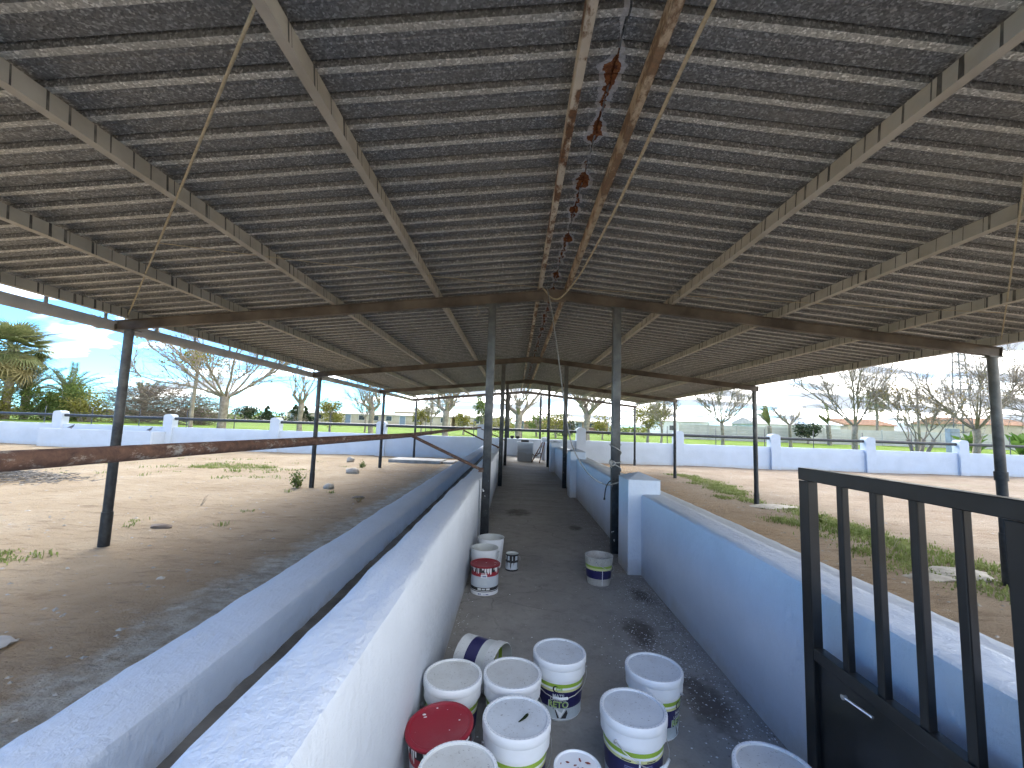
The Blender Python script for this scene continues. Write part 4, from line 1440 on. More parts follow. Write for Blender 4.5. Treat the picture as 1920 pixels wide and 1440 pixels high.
MB().tube(smooth_path([(0.78, 18.9, 0.30), (0.92, 18.85, 0.20), (1.08, 18.8, 0.34), (1.20, 18.9, 0.66)]), 0.02, 8).build('hose', M_CABLE, fr, smooth=True)

# ================================================================== trees
def rvec(rr, s=1.0):
    return Vector((rr.uniform(-1, 1), rr.uniform(-1, 1), rr.uniform(-1, 1))) * s


def grow(mb, rr, p, d, L, r0, r1, segs, wob, lift=0.0, n=5, mi=0):
    """a tapering limb; returns its points"""
    pts, rad = [Vector(p)], [r0]
    d = Vector(d).normalized()
    for i in range(segs):
        d = (d + rvec(rr, wob) + Vector((0, 0, lift))).normalized()
        pts.append(pts[-1] + d * (L / segs))
        rad.append(r0 + (r1 - r0) * (i + 1) / segs)
    mb.tube(pts, rad, n, mi, cap=False)
    return pts, d


def leaf_quad(mb, rr, p, s, mi):
    d, e = rvec(rr).normalized(), rvec(rr).normalized()
    e = (e - d * e.dot(d)).normalized()
    mb.add([p - d * s, p + e * s * 0.55, p + d * s, p - e * s * 0.55], [(0, 1, 2, 3)], mi)


def tree_root(name, label, x, y, group):
    return thing(name, label, 'tree', (x, y, field_z(x, y) if y > 22.5 else yard_z(x, y)), group)


def pollard(label, x, y, htrunk, r, nshoot, Lshoot, spread, seed, leaf=0, twig=3, lean=0.0, limbs=4):
    rr = random.Random(seed)
    t = tree_root('pollard_tree', label, x, y, 'pollarded trees beyond the boundary wall')
    tk = MB()
    pts = [Vector((lean * k / 5 * htrunk + 0.04 * math.sin(k * 1.7), 0.03 * math.cos(k * 2.1), htrunk * k / 5)) for k in range(6)]
    pts[0].z = -0.3
    tk.tube(pts, [r * 1.25, r * 1.05, r * 0.95, r * 0.92, r * 1.0, r * 1.15], 9)
    heads = []
    for k in range(limbs):
        a = 2 * math.pi * k / limbs + rr.uniform(-0.4, 0.4)
        d = Vector((math.cos(a), math.sin(a), 0.75 + rr.uniform(-0.1, 0.5)))
        lp_, _ = grow(tk, rr, pts[-1] - Vector((0, 0, r * 0.5)), d, htrunk * 0.20 + r * 1.6, r * 0.72, r * 0.50, 3, 0.15, 0.05, 7)
        heads.append(lp_[-1])
        # knobbly pollard head
        bm = bmesh.new()
        bmesh.ops.create_icosphere(bm, subdivisions=2, radius=r * 0.72)
        for v in bm.verts:
            v.co *= 1 + 0.35 * nz(v.co.x * 9 / r * 0.2 + k, v.co.y * 9 / r * 0.2, v.co.z * 9 / r * 0.2 + seed)
            v.co += lp_[-1]
        bm.verts.index_update()
        tk.add([tuple(v.co) for v in bm.verts], [tuple(v.index for v in f.verts) for f in bm.faces])
        bm.free()
    tk.build('trunk', M_BARK, t, smooth=True)
    cr = MB()
    for i in range(nshoot):
        h = heads[i % len(heads)]
        a = rr.uniform(0, 6.28)
        up = rr.uniform(0.25, 1.5) / spread
        d = Vector((math.cos(a), math.sin(a), up))
        d += (h - pts[-1]).normalized() * 0.5
        L = Lshoot * rr.uniform(0.55, 1.1)
        sp, dd = grow(cr, rr, h + rvec(rr, r * 0.3), d, L, r * 0.13 + 0.016, 0.010, 6, 0.10, 0.07 + rr.uniform(-0.03, 0.05), 4)
        for q in range(twig):
            k = rr.randrange(2, 6)
            tp, _ = grow(cr, rr, sp[k], (sp[k] - sp[k - 1]).normalized() + rvec(rr, 0.8), L * rr.uniform(0.18, 0.45), 0.016, 0.008, 3, 0.2, 0.03, 3)
            for _ in range(leaf):
                leaf_quad(cr, rr, tp[rr.randrange(1, 4)] + rvec(rr, 0.07), rr.uniform(0.035, 0.075), 1)
    cr.build('crown', [M_TWIG, L_YG], t)
    return t


def spreading(label, x, y, htrunk, r, nlimb, Llimb, up, seed, leaf=1, leafmat=None, name='bare_tree', group='bare spreading trees beyond the boundary wall', leafsize=0.06, multi=1, dens=1.0):
    rr = random.Random(seed)
    t = tree_root(name, label, x, y, group)
    tk, cr = MB(), MB()
    starts = []
    for m_ in range(multi):
        a = 2 * math.pi * m_ / max(1, multi) + rr.uniform(0, 1)
        off = Vector((math.cos(a), math.sin(a), 0)) * (0.55 * r * 3 if multi > 1 else 0)
        pts = [off * (0.4 + k * 0.35) + Vector((0.05 * math.sin(k * 1.3 + seed), 0.04 * math.cos(k), htrunk * k / 4)) for k in range(5)]
        pts[0].z = -0.3
        rm = r if multi == 1 else r * 0.55
        tk.tube(pts, [rm * 1.3, rm * 1.02, rm * 0.95, rm * 0.95, rm * 1.1], 9)
        starts.append((pts[-1], rm))
    for i in range(nlimb):
        p, rm = starts[i % len(starts)]
        a = 2 * math.pi * i / nlimb + rr.uniform(-0.35, 0.35)
        d = Vector((math.cos(a), math.sin(a), up * rr.uniform(0.6, 1.7)))
        L = Llimb * rr.uniform(0.75, 1.15)
        lp_, _ = grow(tk, rr, p - Vector((0, 0, rm * 0.4)), d, L, rm * 0.34, 0.020, 8, 0.14, 0.035, 6)
        for j in range(int(13 * dens)):
            k = rr.randrange(2, 9)
            k = min(k, len(lp_) - 1)
            base = lp_[k]
            dd = (lp_[k] - lp_[k - 1]).normalized() + rvec(rr, 0.75) + Vector((0, 0, 0.25))
            L2 = L * rr.uniform(0.25, 0.55)
            bp, _ = grow(cr, rr, base, dd, L2, 0.030, 0.014, 5, 0.18, 0.03, 4)
            for q in range(int(8 * dens)):
                kk = rr.randrange(1, 6)
                d3 = (bp[kk] - bp[kk - 1]).normalized() + rvec(rr, 0.9) + Vector((0, 0, 0.12))
                tp, _ = grow(cr, rr, bp[kk], d3, L2 * rr.uniform(0.3, 0.7), 0.015, 0.007, 4, 0.24, 0.0, 3)
                if rr.random() < 0.5:
                    up_, _ = grow(cr, rr, tp[2], (tp[2] - tp[1]).normalized() + rvec(rr, 0.9), L2 * 0.3, 0.010, 0.006, 2, 0.2, 0.0, 3)
                n_l = leaf if isinstance(leaf, int) else (1 if rr.random() < leaf else 0)
                for _ in range(n_l):
                    leaf_quad(cr, rr, tp[rr.randrange(1, 5)] + rvec(rr, 0.10), leafsize * rr.uniform(0.6, 1.3), 1)
    tk.build('trunk', M_BARK, t, smooth=True)
    cr.build('crown', [M_TWIG, leafmat or L_YG], t)
    return t


def leafy(label, x, y, htrunk, r, rx, rz, nclump, nleaf, lsize, mat, seed, name='leafy_tree', group='small leafy trees across the field', shape='round'):
    rr = random.Random(seed)
    t = tree_root(name, label, x, y, group)
    tk, cr = MB(), MB()
    pts = [Vector((0.06 * math.sin(k + seed), 0.05 * math.cos(k * 1.4), htrunk * k / 4)) for k in range(5)]
    pts[0].z = -0.4
    tk.tube(pts, [r * 1.2, r, r * 0.9, r * 0.85, r * 0.8], 8)
    top = pts[-1]
    for i in range(nclump):
        if shape == 'cone':
            f = rr.random()
            a = rr.uniform(0, 6.28)
            rad = rx * (1 - f) * rr.uniform(0.55, 1.0)
            c = Vector((rad * math.cos(a), rad * math.sin(a), f * 2 * rz - 0.25 * rz))
            cs = 0.30 * rx * (1.15 - f)
        else:
            v = rvec(rr).normalized() * rr.uniform(0.35, 1.0)
            c = Vector((v.x * rx, v.y * rx, v.z * rz + rz * 0.75))
            cs = rx * rr.uniform(0.24, 0.42)
        c += top
        grow(tk, rr, top + Vector((0, 0, rr.uniform(-0.2, 0.3) * htrunk * 0.4)), c - top, (c - top).length, r * 0.35, 0.012, 4, 0.12, 0.02, 4)
        for j in range(nleaf):
            q = rvec(rr)
            while q.length > 1:
                q = rvec(rr)
            leaf_quad(cr, rr, c + q * cs * 1.15, lsize * rr.uniform(0.6, 1.3), 0)
    tk.build('trunk', M_TWIG, t, smooth=True)
    cr.build('crown', mat, t)
    return t


# left side, nearest to the wall
spreading('wide bare mulberry with budding twigs left of the second post, thick pale trunk', -18.5, 27.0, 2.9, 0.26, 11, 5.6, 0.52, 41, leaf=0.55, leafsize=0.085)
leafy('slender pale-trunked tree with small leafy top inside the wide mulberry crown', -22.0, 29.0, 4.9, 0.13, 1.5, 0.7, 16, 60, 0.10, L_YG, 42, name='slender_tree')
pollard('pollarded tree with tall straight shoots just left of the second left post', -15.6, 31.0, 2.75, 0.19, 20, 3.0, 0.7, 43)
pollard('pollarded tree with many long shoots left of the third left post', -11.1, 33.0, 2.45, 0.20, 40, 3.0, 0.75, 44, leaf=1)
pollard('pollarded tree with fat orange-brown head framed by the end bay', -5.05, 31.0, 2.5, 0.22, 46, 2.6, 0.9, 45)
pollard('big pollarded tree straight ahead at the end of the alley', 0.25, 31.0, 2.5, 0.26, 34, 3.2, 0.9, 46, leaf=1)
pollard('squat pollarded tree with dense brown twigs right of the alley', 5.5, 33.0, 2.7, 0.25, 70, 2.3, 1.3, 47, leaf=1, limbs=5)
leafy('yellow-green leafy tree right of the right inner posts', 13.9, 45.0, 1.5, 0.14, 2.0, 1.7, 26, 70, 0.12, L_YG, 48)
spreading('small bare tree before the yellow-green tree on the right', 12.9, 38.0, 2.2, 0.10, 6, 2.0, 1.3, 49, leaf=1)
spreading('bare fan-shaped tree beyond the second right post', 19.2, 40.0, 2.3, 0.15, 9, 3.9, 0.75, 50, leaf=0.3)
spreading('stunted bare tree in front of the grey cement wall', 26.7, 42.0, 2.4, 0.15, 6, 1.7, 0.6, 51, leaf=0, dens=0.7)
spreading('tall bare tree with forked trunk right of centre of the cement wall', 25.1, 32.0, 2.4, 0.20, 8, 5.0, 1.0, 52, leaf=0.4)
spreading('many-stemmed tree with dry tan leaves on the right', 28.0, 30.0, 1.6, 0.22, 9, 4.0, 1.1, 53, leaf=1, leafmat=L_DRY, multi=4, dens=0.8, leafsize=0.10, name='tan_leaf_tree')
spreading('bare many-branched tree left of the front right post', 32.4, 30.5, 2.4, 0.22, 10, 4.6, 1.0, 54, leaf=0.5)
spreading('bare tree at the right edge behind the front right post', 35.6, 28.5, 2.4, 0.20, 9, 5.0, 0.9, 55, leaf=0.25)
# across the field
leafy('round yellow-green tree beside the second left post', -19.4, 45.0, 1.2, 0.12, 1.45, 1.15, 24, 80, 0.11, L_YG, 60)
leafy('small yellow-green tree left of the pollard with the orange head', -10.9, 50.0, 1.2, 0.10, 1.15, 1.1, 18, 55, 0.12, L_YG, 61)
leafy('small ochre-green tree right of the pollard with the orange head', -6.0, 50.0, 1.0, 0.10, 1.2, 0.9, 16, 50, 0.12, L_YG, 62)
leafy('upright pale green poplar behind the left inner post', -4.4, 56.0, 1.0, 0.12, 1.1, 2.3, 22, 55, 0.13, L_GREEN, 63)
leafy('bushy yellow-green tree behind the squat pollard', 4.7, 50.0, 0.8, 0.12, 2.0, 1.35, 24, 60, 0.12, L_YG, 64)
leafy('loose pale green tree left of the squat pollard', 2.6, 52.0, 0.9, 0.12, 1.6, 1.3, 18, 55, 0.12, L_GREEN, 65)
leafy('thin yellow-green tree right of the squat pollard', 10.2, 50.0, 0.9, 0.10, 1.6, 1.6, 18, 45, 0.12, L_YG, 66)
leafy('low ochre bush tree left of the end of the alley', -1.6, 52.0, 0.5, 0.10, 1.8, 0.9, 18, 50, 0.12, L_YG, 67)
spreading('thin bare tree behind the round yellow-green one', -16.8, 48.0, 1.6, 0.09, 7, 2.4, 1.2, 68, leaf=1, dens=0.8)
spreading('thin bare tree left of the end bay', -9.0, 46.0, 1.6, 0.09, 7, 2.6, 1.2, 69, leaf=1, dens=0.8)
leafy('dark conifer far beyond the pollard with straight shoots, left one', -42.2, 82.0, 0.6, 0.2, 2.2, 1.6, 26, 50, 0.20, L_DARK, 70, name='conifer', group='dark conifers far across the field', shape='cone')
leafy('dark conifer far beyond the pollard with straight shoots, right one', -39.4, 80.0, 0.6, 0.2, 1.7, 1.5, 24, 50, 0.20, L_DARK, 71, name='conifer', group='dark conifers far across the field', shape='cone')
leafy('dark far conifer right of the wide mulberry trunk', -53.5, 92.0, 0.6, 0.2, 2.0, 1.6, 24, 50, 0.22, L_DARK, 72, name='conifer', group='dark conifers far across the field', shape='cone')
leafy('dark rounded far tree next to the wide mulberry trunk', -60.0, 95.0, 0.8, 0.2, 2.4, 1.3, 22, 60, 0.22, L_DARK, 73, name='dark_tree')
leafy('dark green tree in front of the white roof on the right', 38.6, 57.0, 0.9, 0.15, 1.6, 1.0, 22, 80, 0.13, L_DARK, 74, name='dark_tree')
leafy('dark evergreen behind the squat pollard trunk', 6.6, 58.0, 0.5, 0.15, 2.2, 0.9, 22, 60, 0.14, L_DARK, 75, name='dark_tree')

# far hedges and tree line: reads as one mass
tl = MB()
rr = random.Random(99)
for i in range(4200):
    x = rr.uniform(-170, 150)
    y = rr.uniform(118, 128)
    hmax = 1.2 + 2.4 * abs(nz(x * 0.05, 7.0)) + 0.9 * abs(nz(x * 0.31, 2.0))
    leaf_quad(tl, rr, Vector((x, y, 0.5 + rr.random() * hmax)), rr.uniform(0.35, 0.8), 0 if nz(x * 0.06, 3.3) > -0.05 else 1)
stuff(tl.build('far_tree_line', [L_DARK, L_GREEN]), 'distant dark line of hedges and trees along the horizon', 'tree line')


# ------------------------------------------------------------------ palms
def feather_frond(L, seed, droop, nleaf=34, lw=0.022, ll=0.42):
    rr = random.Random(seed)
    pts = []
    for k in range(9):
        t = k / 8
        pts.append(Vector((L * (t - 0.12 * droop * t * t), 0, L * (0.30 * t * (1.2 - droop * 0.4) - droop * 0.55 * t * t))))
    mb = MB().tube(pts, [0.035 - 0.029 * k / 8 for k in range(9)], 4)
    for i in range(nleaf):
        t = 0.14 + 0.86 * i / nleaf
        f = t * 8
        k = min(7, int(f))
        p = pts[k].lerp(pts[k + 1], f - k)
        d = (pts[k + 1] - pts[k]).normalized()
        for s in (-1, 1):
            l_ = ll * (0.45 + 1.1 * t * (1.25 - t)) * rr.uniform(0.85, 1.1)
            e = (d * 0.75 + Vector((0, s * 0.85, 0.18 + rr.uniform(-0.1, 0.1)))).normalized()
            q1, q2 = p + e * l_ * 0.5, p + e * l_ + Vector((0, 0, -0.08 * l_))
            wv = Vector((0, 0, 1)).cross(e).normalized() * lw
            mb.add([p - wv * 0.5, p + wv * 0.5, q1 + wv, q1 - wv], [(0, 1, 2, 3)])
            mb.add([q1 - wv, q1 + wv, q2], [(0, 1, 2)])
    return mb


def fan_frond(L, seed, nb=26, droop=0.5, petiole=0.9):
    rr = random.Random(seed)
    mb = MB().tube([(0, 0, 0), (petiole * 0.5, 0, 0.10), (petiole, 0, 0.12)], [0.03, 0.022, 0.018], 4)
    for i in range(nb):
        a = R(-105 + 210 * i / (nb - 1))
        l_ = L * (0.72 + 0.28 * math.cos(a * 0.8)) * rr.uniform(0.9, 1.05)
        p0 = Vector((petiole, 0, 0.12))
        pts = []
        for k in range(5):
            t = k / 4
            pts.append(p0 + Vector((math.cos(a) * l_ * t, math.sin(a) * l_ * t, 0.10 * l_ * t - droop * l_ * max(0, t - 0.45) ** 1.5)))
        nrm = Vector((-math.sin(a), math.cos(a), 0.25 * (1 if i % 2 else -1)))
        ws = [0.008, 0.030 * L, 0.034 * L, 0.018 * L, 0.002]
        for k in range(4):
            mb.add([pts[k] - nrm * ws[k], pts[k] + nrm * ws[k], pts[k + 1] + nrm * ws[k + 1], pts[k + 1] - nrm * ws[k + 1]], [(0, 1, 2, 3)])
    return mb


DATE = [feather_frond(2.6, k, d).mesh('frond', L_DATE) for k, d in enumerate((0.35, 0.7, 1.1))]
DATE_S = [feather_frond(1.7, k + 9, d, 24, 0.03, 0.34).mesh('frond', L_PALM) for k, d in enumerate((0.3, 0.8))]
FAN = [fan_frond(1.15, k, droop=d).mesh('frond', L_PALM) for k, d in enumerate((0.25, 0.6, 0.95))]
FAN_DRY = [fan_frond(1.0, k + 20, nb=15, droop=1.5 - 0.5 * k).mesh('frond', L_PALMDRY) for k in range(3)]


def palm(label, x, y, h, r, meshes, n, seed, elev=(80, -15), dry=None, ndry=0, name='palm_tree', scale=1.0, group='palm trees beyond the boundary wall', azs=None):
    rr = random.Random(seed)
    t = tree_root(name, label, x, y, group)
    tk = MB()
    m = max(6, int(h / 0.25))
    pts = [(0.05 * math.sin(k * 0.5), 0, -0.3 + (h + 0.3) * k / m) for k in range(m + 1)]
    tk.tube(pts, [r * (1.0 + 0.12 * (k % 2)) for k in range(m + 1)], 10)
    tk.build('trunk', M_BARK, t, smooth=True)
    for i in range(n):
        o = link('frond', meshes[rr.randrange(len(meshes))], t)
        f = (i + 0.5) / n
        e = elev[0] + (elev[1] - elev[0]) * f
        az = i * 2.39996 + rr.uniform(-0.2, 0.2) if azs is None else rr.choice(azs) + rr.uniform(-0.25, 0.25)
        o.location = (0, 0, h)
        o.rotation_euler = (rr.uniform(-0.3, 0.3), -R(e - 12), az)
        s = scale * rr.uniform(0.85, 1.1)
        o.scale = (s, s, s)
    for i in range(ndry):
        o = link('frond', dry[rr.randrange(len(dry))], t)
        o.location = (0, 0, h - 0.1 - 1.3 * rr.random())
        o.rotation_euler = (rr.uniform(-0.7, 0.7), R(25 + rr.uniform(0, 60)), i * 2.39996)
        s = scale * rr.uniform(0.8, 1.05)
        o.scale = (s, s, s)
    return t


palm('tall fan palm with a skirt of dry fronds at the far left edge', -62.5, 52.0, 8.6, 0.40, FAN, 38, 81, (80, -30), FAN_DRY, 26, scale=2.3, name='fan_palm')
palm('low feather palm under the fan palm at the far left', -63.0, 54.5, 3.4, 0.40, DATE, 34, 82, (80, -10), scale=1.9, name='date_palm')
palm('feather palm behind the green shrub on the left', -58.6, 55.5, 3.2, 0.38, DATE, 30, 83, (80, -5), scale=1.75, name='date_palm')
palm('small feather palm behind the brown brushwood on the left', -52.0, 59.5, 2.4, 0.36, DATE, 26, 84, (80, 0), scale=1.6, name='date_palm')
palm('feather palm farthest left, half out of view', -72.5, 57.0, 3.8, 0.40, DATE, 28, 85, (80, -10), scale=1.9, name='date_palm')
palm('distant fan palm above the tiled roof on the right', 51.1, 61.0, 6.2, 0.16, FAN, 24, 86, (80, -35), FAN_DRY, 8, name='fan_palm')
palm('wind-bent palm with upright fronds left of the white roof', 33.0, 56.0, 2.2, 0.26, DATE_S, 9, 87, (88, 60), name='young_palm', scale=1.5, azs=(2.9, 3.4, 2.5))
palm('wind-bent palm with arching fronds right of the white roof', 39.9, 55.0, 2.6, 0.26, DATE_S, 10, 88, (88, 40), name='young_palm', scale=1.5, azs=(2.9, 3.3, 2.6))


# ------------------------------------------------------------------ shrubs and brush
def shrub(label, x, y, rx, ry, rz, nclump, nleaf, lsize, mat, seed, z=0.0):
    rr = random.Random(seed)
    t = thing('shrub', label, 'shrub', (x * 1.98, y * 1.98, field_z(x * 1.98, y * 1.98)), 'shrubs behind the wall on the left')
    t.scale = (2.0, 1.6, 1.75)
    st, fo = MB(), MB()
    for i in range(nclump):
        v = rvec(rr).normalized() * rr.uniform(0.3, 1.0)
        c = Vector((v.x * rx, v.y * ry, abs(v.z) * rz + 0.25 + z))
        grow(st, rr, (c.x * 0.3, c.y * 0.3, 0), c - Vector((c.x * 0.3, c.y * 0.3, 0)), c.length * 0.95, 0.03, 0.01, 4, 0.15, 0.02, 4)
        for j in range(nleaf):
            q = rvec(rr)
            while q.length > 1:
                q = rvec(rr)
            leaf_quad(fo, rr, c + q * 0.55, lsize * rr.uniform(0.6, 1.3), 0)
    st.build('stem', M_TWIG, t)
    fo.build('foliage', mat, t)
    return t


shrub('large green shrub between the palms and the brushwood on the left', -29.4, 27.2, 2.6, 1.0, 3.0, 70, 110, 0.085, L_GREEN, 91)
shrub('yellowish low shrub below the feather palm on the left', -32.2, 25.6, 2.0, 0.8, 2.0, 40, 80, 0.08, L_YG, 92)
shrub('ochre-green shrub growing out of the brushwood', -26.6, 26.4, 1.8, 0.6, 2.3, 36, 70, 0.07, L_YG, 93)
shrub('dark green shrub at the right end of the brushwood', -20.9, 28.4, 1.2, 0.7, 1.7, 26, 70, 0.07, L_GREEN, 94)
bt = thing('brushwood', 'tangled mass of dry brown brushwood behind the boundary wall on the left', 'brushwood', (-46.0, 54.5, 0.25))
bt.scale = (2.0, 1.6, 1.8)
bm_ = MB()
rr = random.Random(95)
for i in range(1900):
    x = rr.gauss(0, 2.3)
    if abs(x) > 4.6:
        continue
    z = rr.uniform(0.0, 2.5 - 0.06 * x * x + 0.5 * nz(x, 1.0))
    a = rr.uniform(0, 6.28)
    d = Vector((math.cos(a) * 1.2, math.sin(a) * 0.5, rr.uniform(-0.1, 0.8)))
    grow(bm_, rr, (x, rr.uniform(-0.9, 0.9), z), d, rr.uniform(0.8, 2.1), rr.uniform(0.008, 0.02), 0.007, 5, 0.22, -0.05, 3)
bm_.build('twigs', M_BRUSH, bt)

# broad-leaved plants at the right
bl = MB()
for k in range(9):
    t = k / 8
    w_ = 0.20 * math.sin(math.pi * min(1, t * 0.92 + 0.08)) ** 0.7
    z_ = 0.75 * t - 0.30 * t * t
    bl.v += [(0.85 * t, -w_, z_ + 0.05 * w_), (0.85 * t, 0, z_ - 0.03), (0.85 * t, w_, z_ + 0.05 * w_)]
    if k:
        a = 3 * k
        bl.f += [(a - 3, a - 2, a + 1, a), (a - 2, a - 1, a + 2, a + 1)]
        bl.m += [0, 0]
BL = bl.mesh('leaf', L_BANANA, True)
for q, (x, y, lab) in enumerate(((33.4, 31.6, 'broad-leaved green plant at the foot of the bare tree on the right'), (36.6, 31.5, 'broad-leaved green plant right of the front right post'))):
    t = thing('broad_leaf_plant', lab, 'plant', (x, y, 0.0), 'broad-leaved plants on the right')
    MB().tube([(0, 0, -0.2), (0.03, 0, 0.5), (0, 0, 0.9)], [0.10, 0.08, 0.05], 8).build('stem', M_TWIG, t, smooth=True)
    rr = random.Random(300 + q)
    for i in range(16):
        o = link('leaf', BL, t)
        o.location = (0, 0, 0.5 + 0.03 * i)
        o.rotation_euler = (rr.uniform(-0.4, 0.4), -R(rr.uniform(-5, 45)), i * 2.4)
        s = rr.uniform(1.2, 1.7)
        o.scale = (s, s, s)

# ================================================================== field fence, cement wall, buildings, pylon, wires
wf = thing('wire_fence', 'thin wire field fence on slim metal posts behind the boundary wall', 'fence', (0, 24.6, 0))
PM = MB().tube([(0, 0, -0.5), (0, 0, 1.98)], 0.022, 6).mesh('post', M_RAIL, True)
x = -41.0
while x < 42:
    o = link('post', PM, wf)
    o.location = (x, 0, -0.24)
    x += 2.76
for z in (0.55, 0.95, 1.35, 1.65):
    MB().tube([(-42, 0, z - 0.24), (42, 0, z - 0.24)], 0.0035, 4).build('wire', M_RAIL, wf)

cw = thing('cement_wall', 'long grey wall of stacked cement panels on the right across the field', 'wall', (22.9, 60, 0.35))
PW, PH = 4.0, 0.44
PN = MB().box((0.08, -0.04, 0.004), (PW - 0.08, 0.04, PH - 0.012), 0, 0.012).mesh('panel', M_BLOCK)
PP = MB().box((-0.09, -0.08, -0.6), (0.09, 0.08, 2.18), 0, 0.01).mesh('wall_post', M_BLOCK)
for i in range(15):
    for j in range(5):
        o = link('panel', PN, cw)
        o.location = (i * PW, 0.004 * ((i * 3 + j * 5) % 4), j * PH - 0.12)
    o = link('wall_post', PP, cw)
    o.location = (i * PW, 0, 0)

B_CREAM = simple('render_cream', (0.42, 0.35, 0.25), (0.52, 0.45, 0.34), 0.7, 0.9, 0, 0.2, 0.01, 8)
B_WHITE = simple('render_white', (0.62, 0.61, 0.57), (0.72, 0.71, 0.67), 0.7, 0.9)
B_TILE = simple('roof_tile', (0.26, 0.14, 0.08), (0.40, 0.24, 0.14), 2.0, 0.85)
B_GREYROOF = simple('fibre_roof', (0.30, 0.285, 0.26), (0.42, 0.40, 0.37), 1.2, 0.85)
B_WHITEROOF = simple('white_metal_roof', (0.60, 0.64, 0.68), (0.70, 0.74, 0.78), 1.0, 0.5)
B_BRICK = simple('old_brick', (0.24, 0.14, 0.10), (0.33, 0.21, 0.15), 3.0, 0.9)
B_GLASS = simple('dark_glass', (0.03, 0.035, 0.04), (0.06, 0.065, 0.07), 2.0, 0.15)
B_DOOR = simple('blue_grey_door', (0.17, 0.21, 0.26), (0.22, 0.27, 0.32), 2.0, 0.5, 0.2)


def house(label, x, y, w, d, h, wallm, roofm, rise, wins=0, doors=0, seed=0, overhang=0.35, name='farm_building', axis='x'):
    rr = random.Random(seed)
    t = thing(name, label, 'building', (x, y, field_z(x, min(y, 125))))
    MB().box((-w / 2, 0, -0.6), (w / 2, d, h), 0, 0.02).build('wall', wallm, t)
    o_ = overhang
    rf = MB()
    rf.add([(-w / 2 - o_, -o_, h - 0.02), (w / 2 + o_, -o_, h - 0.02), (w / 2 + o_, d / 2, h + rise), (-w / 2 - o_, d / 2, h + rise), (w / 2 + o_, d + o_, h - 0.02), (-w / 2 - o_, d + o_, h - 0.02)],
           [(0, 1, 2, 3), (3, 2, 4, 5), (0, 3, 5), (1, 4, 2), (0, 5, 4, 1)])
    r_ = rf.build('roof', roofm, t)
    nrow = int((w + 2 * o_) / 0.42)
    rid = MB()
    for k in range(nrow + 1):
        xx = -w / 2 - o_ + (w + 2 * o_) * k / nrow
        rid.tube([(xx, -o_, h + 0.03), (xx, d / 2, h + rise + 0.03)], 0.07, 4)
    if roofm is B_TILE:
        q = rid.build('tile_rows', roofm, r_)
        q['kind'] = 'stuff'
    n = wins + doors
    for i in range(n):
        xx = -w / 2 + w * (i + 0.5) / n
        isdoor = i % max(1, (n // max(1, doors))) == 0 and doors > 0
        ww, z0, z1 = (0.55, 0.05, 2.0) if isdoor else (0.55, 1.0, min(h - 0.25, 1.9))
        f = MB().box((xx - ww - 0.07, -0.05, z0 - 0.06), (xx + ww + 0.07, -0.004, z1 + 0.07), 0).build('door' if isdoor else 'window', B_WHITE, t)
        MB().box((xx - ww, -0.07, z0), (xx + ww, -0.052, z1), 0).build('leaf' if isdoor else 'pane', B_DOOR if isdoor else B_GLASS, f)
    return t


house('long low cream farm building across the field on the left', -29.5, 86, 33.0, 8.0, 2.15, B_CREAM, B_GREYROOF, 0.5, wins=9, doors=3, seed=1)
house('taller pale-roofed barn behind the left end bay', -23.8, 98, 8.0, 9.0, 3.2, B_CREAM, B_GREYROOF, 1.0, wins=2, doors=1, seed=2, name='barn')
house('cream building behind the pollard with the orange head', -6.5, 88, 11.5, 7.0, 2.25, B_CREAM, B_GREYROOF, 0.5, wins=3, doors=1, seed=3)
house('low brick wing behind the bushy trees at the end of the alley', 6.5, 92, 13.0, 6.0, 1.7, B_BRICK, B_TILE, 0.4, wins=4, doors=1, seed=4)
po = house('small brick house with white porch columns right of the squat pollard', 14.8, 84, 7.0, 5.0, 1.95, B_BRICK, B_CREAM, 0.35, wins=2, doors=1, seed=5)
for xx in (-3.2, -1.1, 1.1, 3.2):
    MB().tube([(xx, -1.2, -0.2), (xx, -1.2, 1.95)], 0.16, 10).build('column', B_WHITE, po, smooth=True)
MB().box((-3.6, -1.5, 1.955), (3.6, -0.38, 2.12), 0, 0.02).build('porch_beam', B_CREAM, po)
house('pale flat building end at the left end of the cement wall', 33.0, 84, 9.5, 7.0, 2.75, B_WHITE, B_GREYROOF, 0.2, wins=2, seed=6)
house('shed with long grey fibre roof behind the cement wall', 46.5, 76, 7.6, 9.0, 2.6, B_WHITE, B_GREYROOF, 1.25, seed=7, name='storage_shed')
house('shed with white metal roof behind the cement wall', 53.2, 74, 5.0, 8.0, 2.75, B_WHITE, B_WHITEROOF, 1.0, seed=8, name='storage_shed')
house('tile-roofed house behind the cement wall on the right', 63.4, 77, 8.2, 9.0, 3.0, B_CREAM, B_TILE, 1.2, seed=9, name='tiled_house')
house('second tile-roofed house at the right edge behind the bare trees', 86.5, 78, 14.0, 9.0, 3.8, B_CREAM, B_TILE, 1.3, seed=10, name='tiled_house')
cb = thing('meter_cabinet', 'blue-grey metal cabinet standing before the cement wall at the lattice mast', 'cabinet', (46.4, 46.0, 0.2))
MB().box((-0.5, -0.3, -0.2), (0.5, 0.3, 2.45), 0, 0.02).build('body', B_DOOR, cb)
MB().box((-0.43, -0.325, 0.3), (0.43, -0.302, 2.3), 0, 0.01).build('door', B_DOOR, cb)
MB().box((-0.56, -0.36, 2.452), (0.56, 0.36, 2.53), 0, 0.01).build('roof', M_BLOCK, cb)


